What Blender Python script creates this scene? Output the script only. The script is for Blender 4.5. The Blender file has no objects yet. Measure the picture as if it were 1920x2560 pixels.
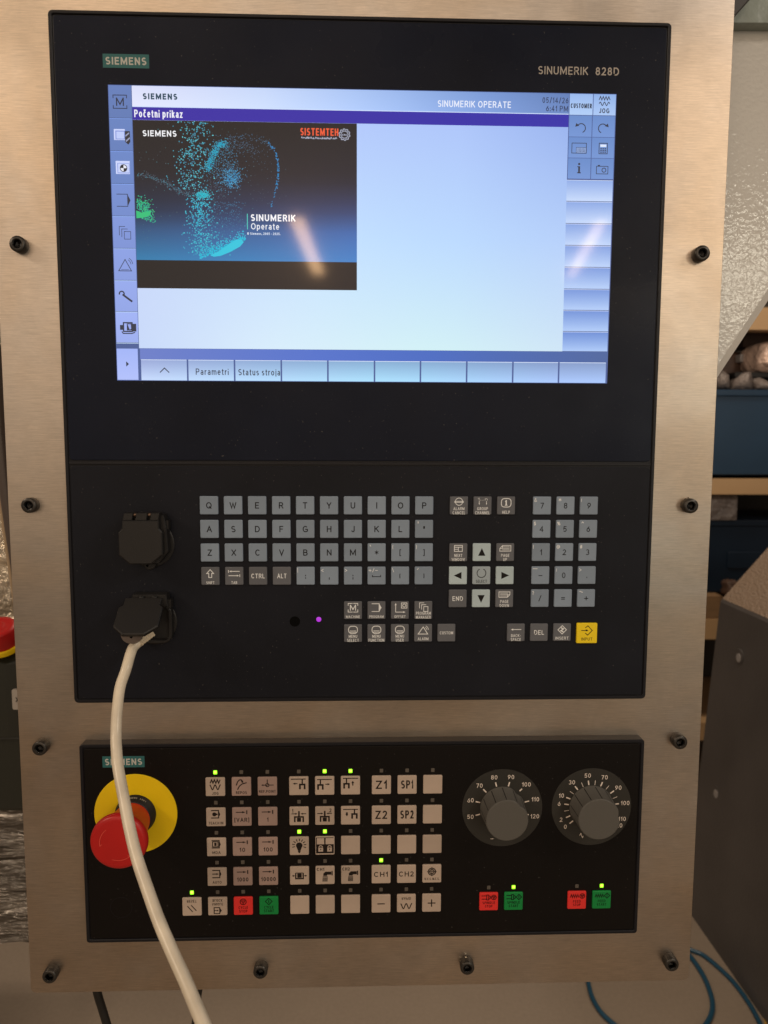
import bpy, math, random
from mathutils import Vector, Matrix
random.seed(7)
S = bpy.context.scene
COL = S.collection

# ------------------------------------------------------------------ camera
CX, CY, CZ = 240.355, -329.151, 588.523          # camera in panel millimetres (x right, y up, z towards viewer)
F_PX = 1790.37
def W(x, y, z):                                   # panel millimetres -> world metres
    return Vector(((x - 241.5) / 1000, -z / 1000, 1.6 + y / 1000))
cd = bpy.data.cameras.new('camera'); cam = bpy.data.objects.new('camera', cd); COL.objects.link(cam)
R3 = Matrix(((9.99532665e-01, -5.02041638e-04, -3.05646626e-02),
             (3.40945156e-03, 9.95457516e-01, 9.51457283e-02),
             (3.03780560e-02, -9.52054722e-02, 9.94994016e-01)))
M3 = Matrix(((1, 0, 0), (0, 0, -1), (0, 1, 0))) @ R3
cam.matrix_world = Matrix.Translation(W(CX, CY, CZ)) @ M3.to_4x4()
cd.sensor_fit = 'VERTICAL'; cd.sensor_height = 36; cd.sensor_width = 27
cd.lens = F_PX / 2560 * 36
cd.clip_start = 0.02; cd.clip_end = 100
cd.dof.use_dof = True; cd.dof.focus_distance = 0.60; cd.dof.aperture_fstop = 9.5
S.camera = cam

# ------------------------------------------------------------------ world, lamps, exposure
wd = bpy.data.worlds.new('World'); S.world = wd; wd.use_nodes = True
bg = wd.node_tree.nodes['Background']
bg.inputs[0].default_value = (1.0, 0.80, 0.62, 1); bg.inputs[1].default_value = 0.14
S.view_settings.view_transform = 'Standard'; S.view_settings.look = 'None'
S.view_settings.exposure = 0; S.view_settings.gamma = 1

def area(name, loc, size, size_y, power, color, target=None, rot=None):
    l = bpy.data.lights.new(name, 'AREA'); l.shape = 'RECTANGLE'; l.size = size; l.size_y = size_y
    l.energy = power; l.color = color
    o = bpy.data.objects.new(name, l); COL.objects.link(o); o.location = loc
    if target is not None:
        o.rotation_euler = (Vector(target) - Vector(loc)).to_track_quat('-Z', 'Y').to_euler()
    elif rot: o.rotation_euler = rot
    return o
CAMW = W(CX, CY, CZ)
WARM = (1.0, 0.80, 0.60)
# ceiling tubes behind the photographer (their streaks show in the screen glass)
def tube_lamp(p0, p1, width, power, color):
    a = CAMW + Vector(p0); b = CAMW + Vector(p1); mid = (a + b) / 2; d = b - a
    l = bpy.data.lights.new('ceiling_tube', 'AREA'); l.shape = 'RECTANGLE'; l.size = width; l.size_y = d.length
    l.energy = power; l.color = color
    o = bpy.data.objects.new('ceiling_tube', l); COL.objects.link(o); o.location = mid
    yax = d.normalized(); zax = Vector((0, 0, 1)); xax = yax.cross(zax).normalized(); zax = xax.cross(yax)
    o.rotation_euler = Matrix((xax, yax, zax)).transposed().to_euler()
    return o
tube_lamp((-0.450, -5.06 + 1.176, 1.53), (-0.393, -6.69 + 1.176, 1.53), 0.10, 24, (1, .60, .30))
tube_lamp((1.65, -5.06 + 1.176, 1.53), (1.91, -6.69 + 1.176, 1.53), 0.08, 14, (1, .66, .38))
# nearer fittings over the machine aisle, and the lit far side of the hall behind the photographer
area('ceiling_lamp_near', CAMW + Vector((-0.54, -1.2, 1.6)), 1.1, 0.16, 6, WARM, rot=(0, 0, 0))
area('ceiling_lamp_left', CAMW + Vector((-2.2, -0.5, 1.3)), 0.7, 0.2, 18, WARM, target=W(200, -300, 0))
area('ceiling_lamp_right', CAMW + Vector((2.0, -0.7, 1.4)), 0.6, 0.2, 15, (1.0, .88, .76), target=W(300, -300, 0))
area('ceiling_lamp_back', CAMW + Vector((0.6, 1.9, 1.7)), 1.6, 0.4, 22, WARM, rot=(0, 0, 0))
area('lit_hall', CAMW + Vector((0, -4.0, 1.0)), 7.0, 3.0, 54, (1.0, .79, .59), target=W(240, -300, 0))
area('hall_lamp_right', CAMW + Vector((2.62, -3.8, 1.14)), 0.75, 0.35, 9, (1.0, .93, .75), target=W(500, -300, 0))
area('hall_door', CAMW + Vector((2.1, -3.3, -0.25)), 0.9, 1.3, 6, (.88, 1.0, .92), target=W(500, -600, 0))

# ------------------------------------------------------------------ materials
def lin(c): 
    return tuple(((v / 255) / 12.92 if v / 255 <= .04045 else ((v / 255 + .055) / 1.055) ** 2.4) for v in c)
def mat(name, col, rough=.5, metal=0, spec=.5, bump=None, noise=None, coat=0, coat_rough=.1, aniso=0, emis=None, estr=1,
        rnoise=None, stretch=None, speck=0):
    m = bpy.data.materials.new(name); m.use_nodes = True
    nt = m.node_tree; N = nt.nodes; L = nt.links; b = N['Principled BSDF']
    b.inputs['Base Color'].default_value = (*col, 1); b.inputs['Roughness'].default_value = rough
    b.inputs['Metallic'].default_value = metal; b.inputs['Specular IOR Level'].default_value = spec
    b.inputs['Coat Weight'].default_value = coat; b.inputs['Coat Roughness'].default_value = coat_rough
    if aniso:
        b.inputs['Anisotropic'].default_value = aniso
        t = N.new('ShaderNodeTangent'); t.direction_type = 'RADIAL'; t.axis = 'Z'; L.new(t.outputs[0], b.inputs['Tangent'])
    if emis: b.inputs['Emission Color'].default_value = (*emis, 1); b.inputs['Emission Strength'].default_value = estr
    tc = N.new('ShaderNodeTexCoord')
    def nz(scale, detail=3, st=None, rg=.5):
        mp = N.new('ShaderNodeMapping'); L.new(tc.outputs['Object'], mp.inputs[0])
        if st: mp.inputs['Scale'].default_value = st
        n = N.new('ShaderNodeTexNoise'); n.inputs['Scale'].default_value = scale; n.inputs['Detail'].default_value = detail
        n.inputs['Roughness'].default_value = rg
        L.new(mp.outputs[0], n.inputs['Vector']); return n.outputs['Fac']
    def rng(fac, a0, a1, b0, b1):
        r = N.new('ShaderNodeMapRange'); L.new(fac, r.inputs[0])
        for i, v in enumerate((a0, a1, b0, b1)): r.inputs[i + 1].default_value = v
        return r.outputs[0]
    base = None
    if noise:
        f = None
        for (sc, det, st, amt) in noise:
            r = rng(nz(sc, det, st), .25, .75, 1 - amt, 1 + amt)
            if f is None: f = r
            else:
                mm = N.new('ShaderNodeMath'); mm.operation = 'MULTIPLY'; L.new(f, mm.inputs[0]); L.new(r, mm.inputs[1]); f = mm.outputs[0]
        vm = N.new('ShaderNodeVectorMath'); vm.operation = 'SCALE'; vm.inputs[0].default_value = col; L.new(f, vm.inputs['Scale'])
        base = vm.outputs[0]
    if speck:
        r = rng(nz(700, 1), .765, .81, 0, 1)
        mx = N.new('ShaderNodeMix'); mx.data_type = 'RGBA'; L.new(r, mx.inputs[0])
        if base: L.new(base, mx.inputs[6])
        else: mx.inputs[6].default_value = (*col, 1)
        mx.inputs[7].default_value = (speck, speck * .95, speck * .88, 1); base = mx.outputs[2]
    if base: L.new(base, b.inputs['Base Color'])
    if rnoise:
        sc, det, amt = rnoise[:3]; L.new(rng(nz(sc, det, rnoise[3] if len(rnoise) > 3 else None), .3, .7, rough - amt, rough + amt), b.inputs['Roughness'])
    if bump:
        sc, det, strength, dist = bump[:4]
        bp = N.new('ShaderNodeBump'); bp.inputs['Strength'].default_value = strength; bp.inputs['Distance'].default_value = dist
        L.new(nz(sc, det, bump[4] if len(bump) > 4 else None), bp.inputs['Height']); L.new(bp.outputs[0], b.inputs['Normal'])
    return m
MAT = {}
MAT['steel'] = mat('brushed_steel', (.585, .50, .415), rough=.42, metal=1, aniso=.55, noise=[(4, 4, None, .16), (60, 6, (1, 1, 26), .15), (220, 4, (1, 1, 30), .10)],
                   rnoise=(8, 6, .13), bump=(90, 3, .10, .0004, (1, 1, 25)))
MAT['front'] = mat('front_film', (.0062, .0088, .0195), rough=.36, spec=.13, bump=(1500, 2, .25, .0002), noise=[(9, 6, None, .25)], rnoise=(14, 7, .13), speck=.10)
MAT['keyfront'] = mat('keyboard_front', (.0090, .0100, .0150), rough=.48, spec=.16, bump=(1500, 2, .3, .0002), noise=[(14, 5, None, .25)], speck=.10)
MAT['mcpfront'] = mat('machine_front', (.0045, .0030, .0025), rough=.52, spec=.18, bump=(1500, 2, .3, .0002), noise=[(14, 5, None, .2)], speck=.08)
MAT['bezel'] = mat('bezel_plastic', (.009, .009, .012), rough=.42, spec=.28, bump=(900, 2, .3, .0002))
MAT['black'] = mat('black_plastic', (.013, .012, .012), rough=.5, spec=.4, bump=(700, 2, .3, .0002))
MAT['void'] = mat('dark_void', (.002, .002, .002), rough=.9, spec=.1)
MAT['key_blue'] = mat('key_blue_grey', (.235, .295, .38), rough=.42, spec=.4, noise=[(60, 3, None, .06)])
MAT['key_dark'] = mat('key_dark_grey', (.118, .124, .142), rough=.45, spec=.4, noise=[(60, 3, None, .06)])
MAT['key_light'] = mat('key_light_grey', (.47, .58, .63), rough=.42, spec=.4, noise=[(60, 3, None, .06)])
MAT['key_sel'] = mat('key_select', (.36, .43, .48), rough=.42, spec=.4)
MAT['key_yellow'] = mat('key_yellow', (.95, .70, .008), rough=.4, spec=.4)
MAT['mk_beige'] = mat('machine_key_beige', (.47, .37, .30), rough=.5, spec=.3, noise=[(50, 3, None, .07)])
MAT['mk_rose'] = mat('machine_key_rose', (.36, .25, .215), rough=.5, spec=.3, noise=[(50, 3, None, .07)])
MAT['mk_red'] = mat('machine_key_red', (.78, .035, .030), rough=.45, spec=.35)
MAT['mk_green'] = mat('machine_key_green', (.004, .24, .050), rough=.45, spec=.35)
MAT['ink'] = mat('black_ink', (.010, .009, .009), rough=.6, spec=.2)
MAT['ink_soft'] = mat('dark_ink', (.014, .009, .007), rough=.6, spec=.2)
MAT['ink_red'] = mat('red_key_ink', (.05, .003, .003), rough=.6, spec=.2)
MAT['ink_green'] = mat('green_key_ink', (.002, .014, .006), rough=.6, spec=.2)
MAT['white_ink'] = mat('white_ink', (.85, .88, .90), rough=.6, spec=.2)
MAT['dial_ink'] = mat('dial_ink', (.80, .70, .62), rough=.6, spec=.2)
MAT['grey_ink'] = mat('grey_ink', (.42, .38, .34), rough=.6, spec=.2)
MAT['petrol'] = mat('petrol_badge', (.030, .135, .140), rough=.5, spec=.3)
MAT['badge_ink'] = mat('badge_ink', (.50, .50, .46), rough=.5, spec=.3)
MAT['yellow'] = mat('yellow_disc', (.86, .60, .004), rough=.55, spec=.3, noise=[(30, 3, None, .05)])
MAT['red'] = mat('red_plastic', (.50, .011, .010), rough=.38, spec=.45, noise=[(40, 4, None, .06)])
MAT['red_lit'] = mat('red_plastic_lit', (.62, .035, .014), rough=.42, spec=.4)  # button red turned more orange, warm light put into the neck colour
MAT['red_mark'] = mat('red_arrow_groove', (.80, .10, .07), rough=.5, spec=.3)
MAT['knob'] = mat('knob_plastic', (.100, .094, .084), rough=.55, spec=.35, bump=(800, 2, .3, .0002))
MAT['dial'] = mat('dial_plate', (.026, .024, .020), rough=.5, spec=.4)
MAT['groove'] = mat('knob_groove', (.008, .007, .006), rough=.7, spec=.2)
MAT['led_off'] = mat('lamp_lens_off', (.10, .085, .070), rough=.4, spec=.4)
MAT['led_on'] = mat('lamp_lens_on', (.05, .2, .02), rough=.4, emis=(.33, 1.0, .012), estr=1.6)
MAT['led_core'] = mat('lamp_lens_core', (.1, .2, .02), rough=.4, emis=(.80, 1.0, .10), estr=1.5)
MAT['ir_lamp'] = mat('infrared_lamp', (.05, .01, .06), rough=.4, emis=(.42, .03, .62), estr=1.1)
MAT['cable'] = mat('cable_sheath', (.76, .67, .53), rough=.32, spec=.5, noise=[(50, 6, None, .16), (14, 4, None, .08)], bump=(60, 3, .25, .001))
MAT['plug'] = mat('plug_beige', (.55, .46, .33), rough=.5, spec=.3)
MAT['tongue'] = mat('cover_tongue', (.13, .10, .085), rough=.5, spec=.4)
MAT['pin'] = mat('hinge_pin', (.20, .13, .09), rough=.35, metal=.8)
MAT['screw'] = mat('black_oxide', (.055, .050, .045), rough=.34, metal=.6, bump=(500, 3, .4, .0003))
MAT['hexhole'] = mat('hex_socket', (.010, .009, .009), rough=.22, metal=.7, bump=(900, 3, .6, .0004))
MAT['gusset'] = mat('grey_powder_coat', (.62, .60, .56), rough=.11, spec=.6, bump=(260, 2, .22, .0016))
MAT['teal'] = mat('pale_teal_paint', (.27, .31, .28), rough=.3, spec=.5, bump=(60, 3, .4, .003))
MAT['dark_arm'] = mat('dark_arm', (.05, .045, .045), rough=.5)
MAT['machine'] = mat('machine_cover_paint', (.090, .084, .084), rough=.42, spec=.5, bump=(160, 3, .35, .002), noise=[(4, 6, None, .25)], speck=.12)
MAT['hammer'] = mat('hammered_paint', (.30, .225, .17), rough=.26, spec=.7, bump=(150, 3, 1.0, .005))
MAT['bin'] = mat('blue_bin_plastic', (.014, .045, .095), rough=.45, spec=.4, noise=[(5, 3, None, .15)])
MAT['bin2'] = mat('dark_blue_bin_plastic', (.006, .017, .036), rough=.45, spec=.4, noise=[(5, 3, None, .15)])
MAT['beam'] = mat('shelf_beam_paint', (.55, .36, .19), rough=.5, noise=[(3, 3, None, .12)])
MAT['board'] = mat('shelf_board', (.28, .17, .085), rough=.7, noise=[(8, 4, (1, 1, 6), .2)])
MAT['bag'] = mat('plastic_bag', (.85, .63, .53), rough=.25, spec=.6, bump=(18, 5, 1, .05), noise=[(12, 4, None, .3)])
MAT['bag_grey'] = mat('grey_plastic_bag', (.22, .19, .18), rough=.25, spec=.6, bump=(18, 5, 1, .05), noise=[(12, 4, None, .3)])
MAT['box_brown'] = mat('brown_part', (.09, .05, .035), rough=.6, noise=[(30, 4, None, .4)])
MAT['box_white'] = mat('white_part', (.35, .33, .33), rough=.5)
MAT['foil'] = mat('shrink_film', (.72, .63, .50), rough=.17, metal=.55, spec=.8, bump=(26, 5, 1.0, .03), noise=[(14, 5, None, .35)])
MAT['film'] = mat('stretch_film', (.20, .175, .15), rough=.14, metal=.35, spec=.8, bump=(7, 5, 1.0, .05, (1, 1, 7)), noise=[(6, 5, (1, 1, 6), .4)])
MAT['pendant'] = mat('pendant_housing', (.022, .024, .018), rough=.42, spec=.5, bump=(400, 2, .3, .0004))
MAT['label'] = mat('paper_label', (.42, .38, .34), rough=.6)
MAT['conduit'] = mat('grey_conduit', (.10, .078, .068), rough=.4)
MAT['tan'] = mat('tan_strip', (.42, .31, .20), rough=.5)
MAT['floor'] = mat('workshop_floor', (.30, .245, .195), rough=.62, spec=.35, noise=[(2.5, 5, None, .10), (120, 3, None, .06)], bump=(150, 3, .15, .002))
MAT['wall'] = mat('workshop_wall', (.05, .042, .036), rough=.8)
MAT['hose'] = mat('blue_hose', (.014, .080, .150), rough=.3, spec=.6)
MAT['black_cable'] = mat('black_cable', (.010, .009, .008), rough=.5)
MAT['tape'] = mat('yellow_tape', (.55, .32, .05), rough=.6)
MAT['wallstuff'] = mat('yellowish', (.45, .40, .15), rough=.6)
MAT['glint'] = mat('metal_burr', (.75, .7, .6), rough=.25, metal=1)

# the steel sheet: pinker and greyer patches, wiped marks and reflections painted in, on top of the grain
def tint_steel():
    nt = MAT['steel'].node_tree; N = nt.nodes; L = nt.links; b = N['Principled BSDF']; src = b.inputs['Base Color'].links[0].from_socket
    tc = N.new('ShaderNodeTexCoord'); n = N.new('ShaderNodeTexNoise'); n.inputs['Scale'].default_value = 6.5; n.inputs['Detail'].default_value = 7
    n.inputs['Distortion'].default_value = 1.2; L.new(tc.outputs['Object'], n.inputs['Vector'])
    r = N.new('ShaderNodeValToRGB'); L.new(n.outputs['Fac'], r.inputs[0]); e = r.color_ramp.elements
    e[0].position = .36; e[0].color = (1.0, .96, .91, 1); e[1].position = .64; e[1].color = (.97, 1.0, 1.05, 1)
    m = N.new('ShaderNodeMix'); m.data_type = 'RGBA'; m.blend_type = 'MULTIPLY'; m.inputs[0].default_value = 1
    L.new(src, m.inputs[6]); L.new(r.outputs[0], m.inputs[7])
    n2 = N.new('ShaderNodeTexNoise'); n2.inputs['Scale'].default_value = 24; n2.inputs['Detail'].default_value = 8; n2.inputs['Roughness'].default_value = .65
    n2.inputs['Distortion'].default_value = 2.0; L.new(tc.outputs['Object'], n2.inputs['Vector'])
    r2 = N.new('ShaderNodeMapRange'); L.new(n2.outputs['Fac'], r2.inputs[0])
    for i, v in enumerate((.35, .62, .95, 1.02)): r2.inputs[i + 1].default_value = v
    s2 = N.new('ShaderNodeVectorMath'); s2.operation = 'SCALE'; L.new(m.outputs[2], s2.inputs[0]); L.new(r2.outputs[0], s2.inputs['Scale'])
    L.new(s2.outputs[0], b.inputs['Base Color'])
tint_steel()
def vary(names, amt=.09):                          # every key a little differently worn
    for k in names:
        nt = MAT[k].node_tree; b = nt.nodes['Principled BSDF']; oi = nt.nodes.new('ShaderNodeObjectInfo')
        r = nt.nodes.new('ShaderNodeMapRange'); nt.links.new(oi.outputs['Random'], r.inputs[0]); r.inputs[3].default_value = 1 - amt; r.inputs[4].default_value = 1 + amt
        sc = nt.nodes.new('ShaderNodeVectorMath'); sc.operation = 'SCALE'
        if b.inputs['Base Color'].links: nt.links.new(b.inputs['Base Color'].links[0].from_socket, sc.inputs[0])
        else: sc.inputs[0].default_value = b.inputs['Base Color'].default_value[:3]
        nt.links.new(r.outputs[0], sc.inputs['Scale']); nt.links.new(sc.outputs[0], b.inputs['Base Color'])
vary(['key_blue', 'key_dark', 'key_light', 'mk_beige', 'mk_rose', 'led_off'])

# screen pixels: the picture the display gives off, read from a colour attribute; glass on top reflects
def screen_mat():
    m = bpy.data.materials.new('screen_pixels'); m.use_nodes = True; nt = m.node_tree; N = nt.nodes; L = nt.links
    b = N['Principled BSDF']; b.inputs['Base Color'].default_value = (.010, .010, .012, 1)
    b.inputs['Roughness'].default_value = .25; b.inputs['Specular IOR Level'].default_value = .22
    b.inputs['Coat Weight'].default_value = .38; b.inputs['Coat Roughness'].default_value = .06
    a = N.new('ShaderNodeAttribute'); a.attribute_name = 'Col'
    L.new(a.outputs['Color'], b.inputs['Emission Color']); b.inputs['Emission Strength'].default_value = 1.0
    return m
MAT['screen'] = screen_mat()

# ------------------------------------------------------------------ object helpers (all shapes authored in panel mm)
ORG = {}
def c3(v): return Vector((v[0] / 1000, -v[2] / 1000, v[1] / 1000))
def link(name, data, origin, parent=None, **props):
    o = bpy.data.objects.new(name, data); COL.objects.link(o)
    if parent is not None:
        o.parent = parent; o.location = c3(Vector(origin) - Vector(ORG[parent.name]))
    else: o.location = W(*origin)
    ORG[o.name] = tuple(origin)
    for k, v in props.items(): o[k] = v
    return o
def thing(name, origin, label, category, group=None):
    o = link(name, None, origin, None, label=label, category=category); o.empty_display_size = .02
    if group: o['group'] = group
    return o
def ray(u, v):
    d = R3 @ Vector(((u - 960) / F_PX, -(v - 1280) / F_PX, -1.0)); return d
def at(u, v, z):                                  # point at depth z (panel mm) seen at photograph pixel u, v
    d = ray(u, v); t = (z - CZ) / d.z; return (CX + d.x * t, CY + d.y * t, z)
class B:
    def __init__(s): s.v = []; s.f = []; s.c = []; s.sm = []
    def add(s, vs, fs, col=None, smooth=False):
        n = len(s.v); s.v += [tuple(p) for p in vs]; s.f += [tuple(i + n for i in f) for f in fs]
        s.c += [col] * len(vs) if not isinstance(col, list) else col; s.sm += [smooth] * len(fs); return s
    def box(s, x0, x1, y0, y1, z0, z1):
        vs = [(x, y, z) for z in (z0, z1) for y in (y0, y1) for x in (x0, x1)]
        return s.add(vs, [(0, 2, 3, 1), (4, 5, 7, 6), (0, 1, 5, 4), (2, 6, 7, 3), (0, 4, 6, 2), (1, 3, 7, 5)])
    def rings(s, rings, cap0=True, cap1=True, smooth=False):
        n = len(rings[0]); vs = [p for r in rings for p in r]; fs = []
        for k in range(len(rings) - 1):
            for i in range(n):
                j = (i + 1) % n; fs.append((k * n + i, k * n + j, (k + 1) * n + j, (k + 1) * n + i))
        s.add(vs, fs, smooth=smooth)
        b0 = len(s.v) - len(vs)
        if cap0: s.f.append(tuple(b0 + i for i in reversed(range(n)))); s.sm.append(False)
        if cap1: s.f.append(tuple(b0 + (len(rings) - 1) * n + i for i in range(n))); s.sm.append(False)
        return s
    def rbox(s, cx, cy, w, h, z0, z1, r=1.5, bev=.4, seg=4, dome=0):
        def ring(ins, z):
            return [(cx + x, cy + y, z) for x, y in rrect(w - 2 * ins, h - 2 * ins, max(r - ins, .05), seg)]
        rs = [ring(0, z0), ring(0, z1 - bev), ring(bev * .3, z1 - bev * .3), ring(bev, z1)]
        if dome: rs += [ring(bev + 1.2, z1 + dome)]
        return s.rings(rs, cap0=False)
    def prism(s, poly, z0, z1, bev=0):
        if bev:
            cx = sum(p[0] for p in poly) / len(poly); cy = sum(p[1] for p in poly) / len(poly)
            ins = []
            for p in poly:
                d = math.hypot(p[0] - cx, p[1] - cy); k = (d - bev) / d; ins.append((cx + (p[0] - cx) * k, cy + (p[1] - cy) * k))
            return s.rings([[(*p, z0) for p in poly], [(*p, z1 - bev) for p in poly], [(*p, z1) for p in ins]])
        return s.rings([[(*p, z0) for p in poly], [(*p, z1) for p in poly]])
    def lathe(s, cx, cy, prof, n=48, cap=True, rf=None, smooth=True):
        rs = []
        for r, z in prof:
            rs.append([(cx + (r if rf is None else r * rf(2 * math.pi * i / n, z)) * math.cos(2 * math.pi * i / n),
                        cy + (r if rf is None else r * rf(2 * math.pi * i / n, z)) * math.sin(2 * math.pi * i / n), z) for i in range(n)])
        return s.rings(rs, cap0=False, cap1=cap, smooth=smooth)
    def ringframe(s, o, i, z0, z1, bev=.4, r=3):
        # o, i = (x0,x1,y0,y1) outer and inner rectangle
        def rr(q, ins, z, rad):
            cx, cy = (q[0] + q[1]) / 2, (q[2] + q[3]) / 2
            return [(cx + x, cy + y, z) for x, y in rrect(q[1] - q[0] - 2 * ins, q[3] - q[2] - 2 * ins, rad, 4)]
        rs = [rr(o, 0, z0, r), rr(o, 0, z1 - bev, r), rr(o, bev, z1, r - bev * .5), rr(i, -bev, z1, r * .5 + bev), rr(i, 0, z1 - bev, r * .5), rr(i, 0, z0, r * .5)]
        return s.rings(rs, cap0=False, cap1=False)
    def tube(s, pts, rad, n=16, sub=8, cap=True):
        P = [Vector(p) for p in pts]; path = []
        for i in range(len(P) - 1):
            p0 = P[max(i - 1, 0)]; p1 = P[i]; p2 = P[i + 1]; p3 = P[min(i + 2, len(P) - 1)]
            for k in range(sub):
                t = k / sub
                path.append(.5 * ((2 * p1) + (-p0 + p2) * t + (2 * p0 - 5 * p1 + 4 * p2 - p3) * t * t + (-p0 + 3 * p1 - 3 * p2 + p3) * t ** 3))
        path.append(P[-1]); rs = []; up = Vector((0.3, .2, 1)).normalized()
        for i, p in enumerate(path):
            d = (path[min(i + 1, len(path) - 1)] - path[max(i - 1, 0)]).normalized()
            a = d.cross(up).normalized(); b2 = a.cross(d).normalized(); up = b2
            rs.append([tuple(p + rad * (math.cos(2 * math.pi * k / n) * a + math.sin(2 * math.pi * k / n) * b2)) for k in range(n)])
        return s.rings(rs, cap0=cap, cap1=cap, smooth=True)
    def mesh(s, name, mats, origin=(0, 0, 0), mi=None):
        me = bpy.data.meshes.new(name); o = Vector(origin)
        me.from_pydata([c3(Vector(p) - o) for p in s.v], [], s.f)
        for m in (mats if isinstance(mats, (list, tuple)) else [mats]): me.materials.append(MAT[m])
        for p, sm in zip(me.polygons, s.sm): p.use_smooth = sm
        if any(c is not None for c in s.c):
            ca = me.color_attributes.new('Col', 'FLOAT_COLOR', 'POINT')
            for i, c in enumerate(s.c): ca.data[i].color = (*lin(c or (0, 0, 0)), 1)
        if mi: 
            for p, k in zip(me.polygons, mi): p.material_index = k
        me.update(); return me
    def obj(s, name, mt, parent=None, origin=None, fix=False, **props):
        if origin is None: origin = ORG[parent.name] if parent else (0, 0, 0)
        me = s.mesh(name, mt, origin)
        if fix:
            import bmesh
            bm = bmesh.new(); bm.from_mesh(me); bmesh.ops.recalc_face_normals(bm, faces=bm.faces); bm.to_mesh(me); bm.free()
        return link(name, me, origin, parent, **props)
def rrect(w, h, r, seg=4):
    pts = []
    for cx, cy, a0 in ((w / 2 - r, -h / 2 + r, -90), (w / 2 - r, h / 2 - r, 0), (-w / 2 + r, h / 2 - r, 90), (-w / 2 + r, -h / 2 + r, 180)):
        for k in range(seg + 1):
            a = math.radians(a0 + 90 * k / seg); pts.append((cx + r * math.cos(a), cy + r * math.sin(a)))
    return pts

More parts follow.
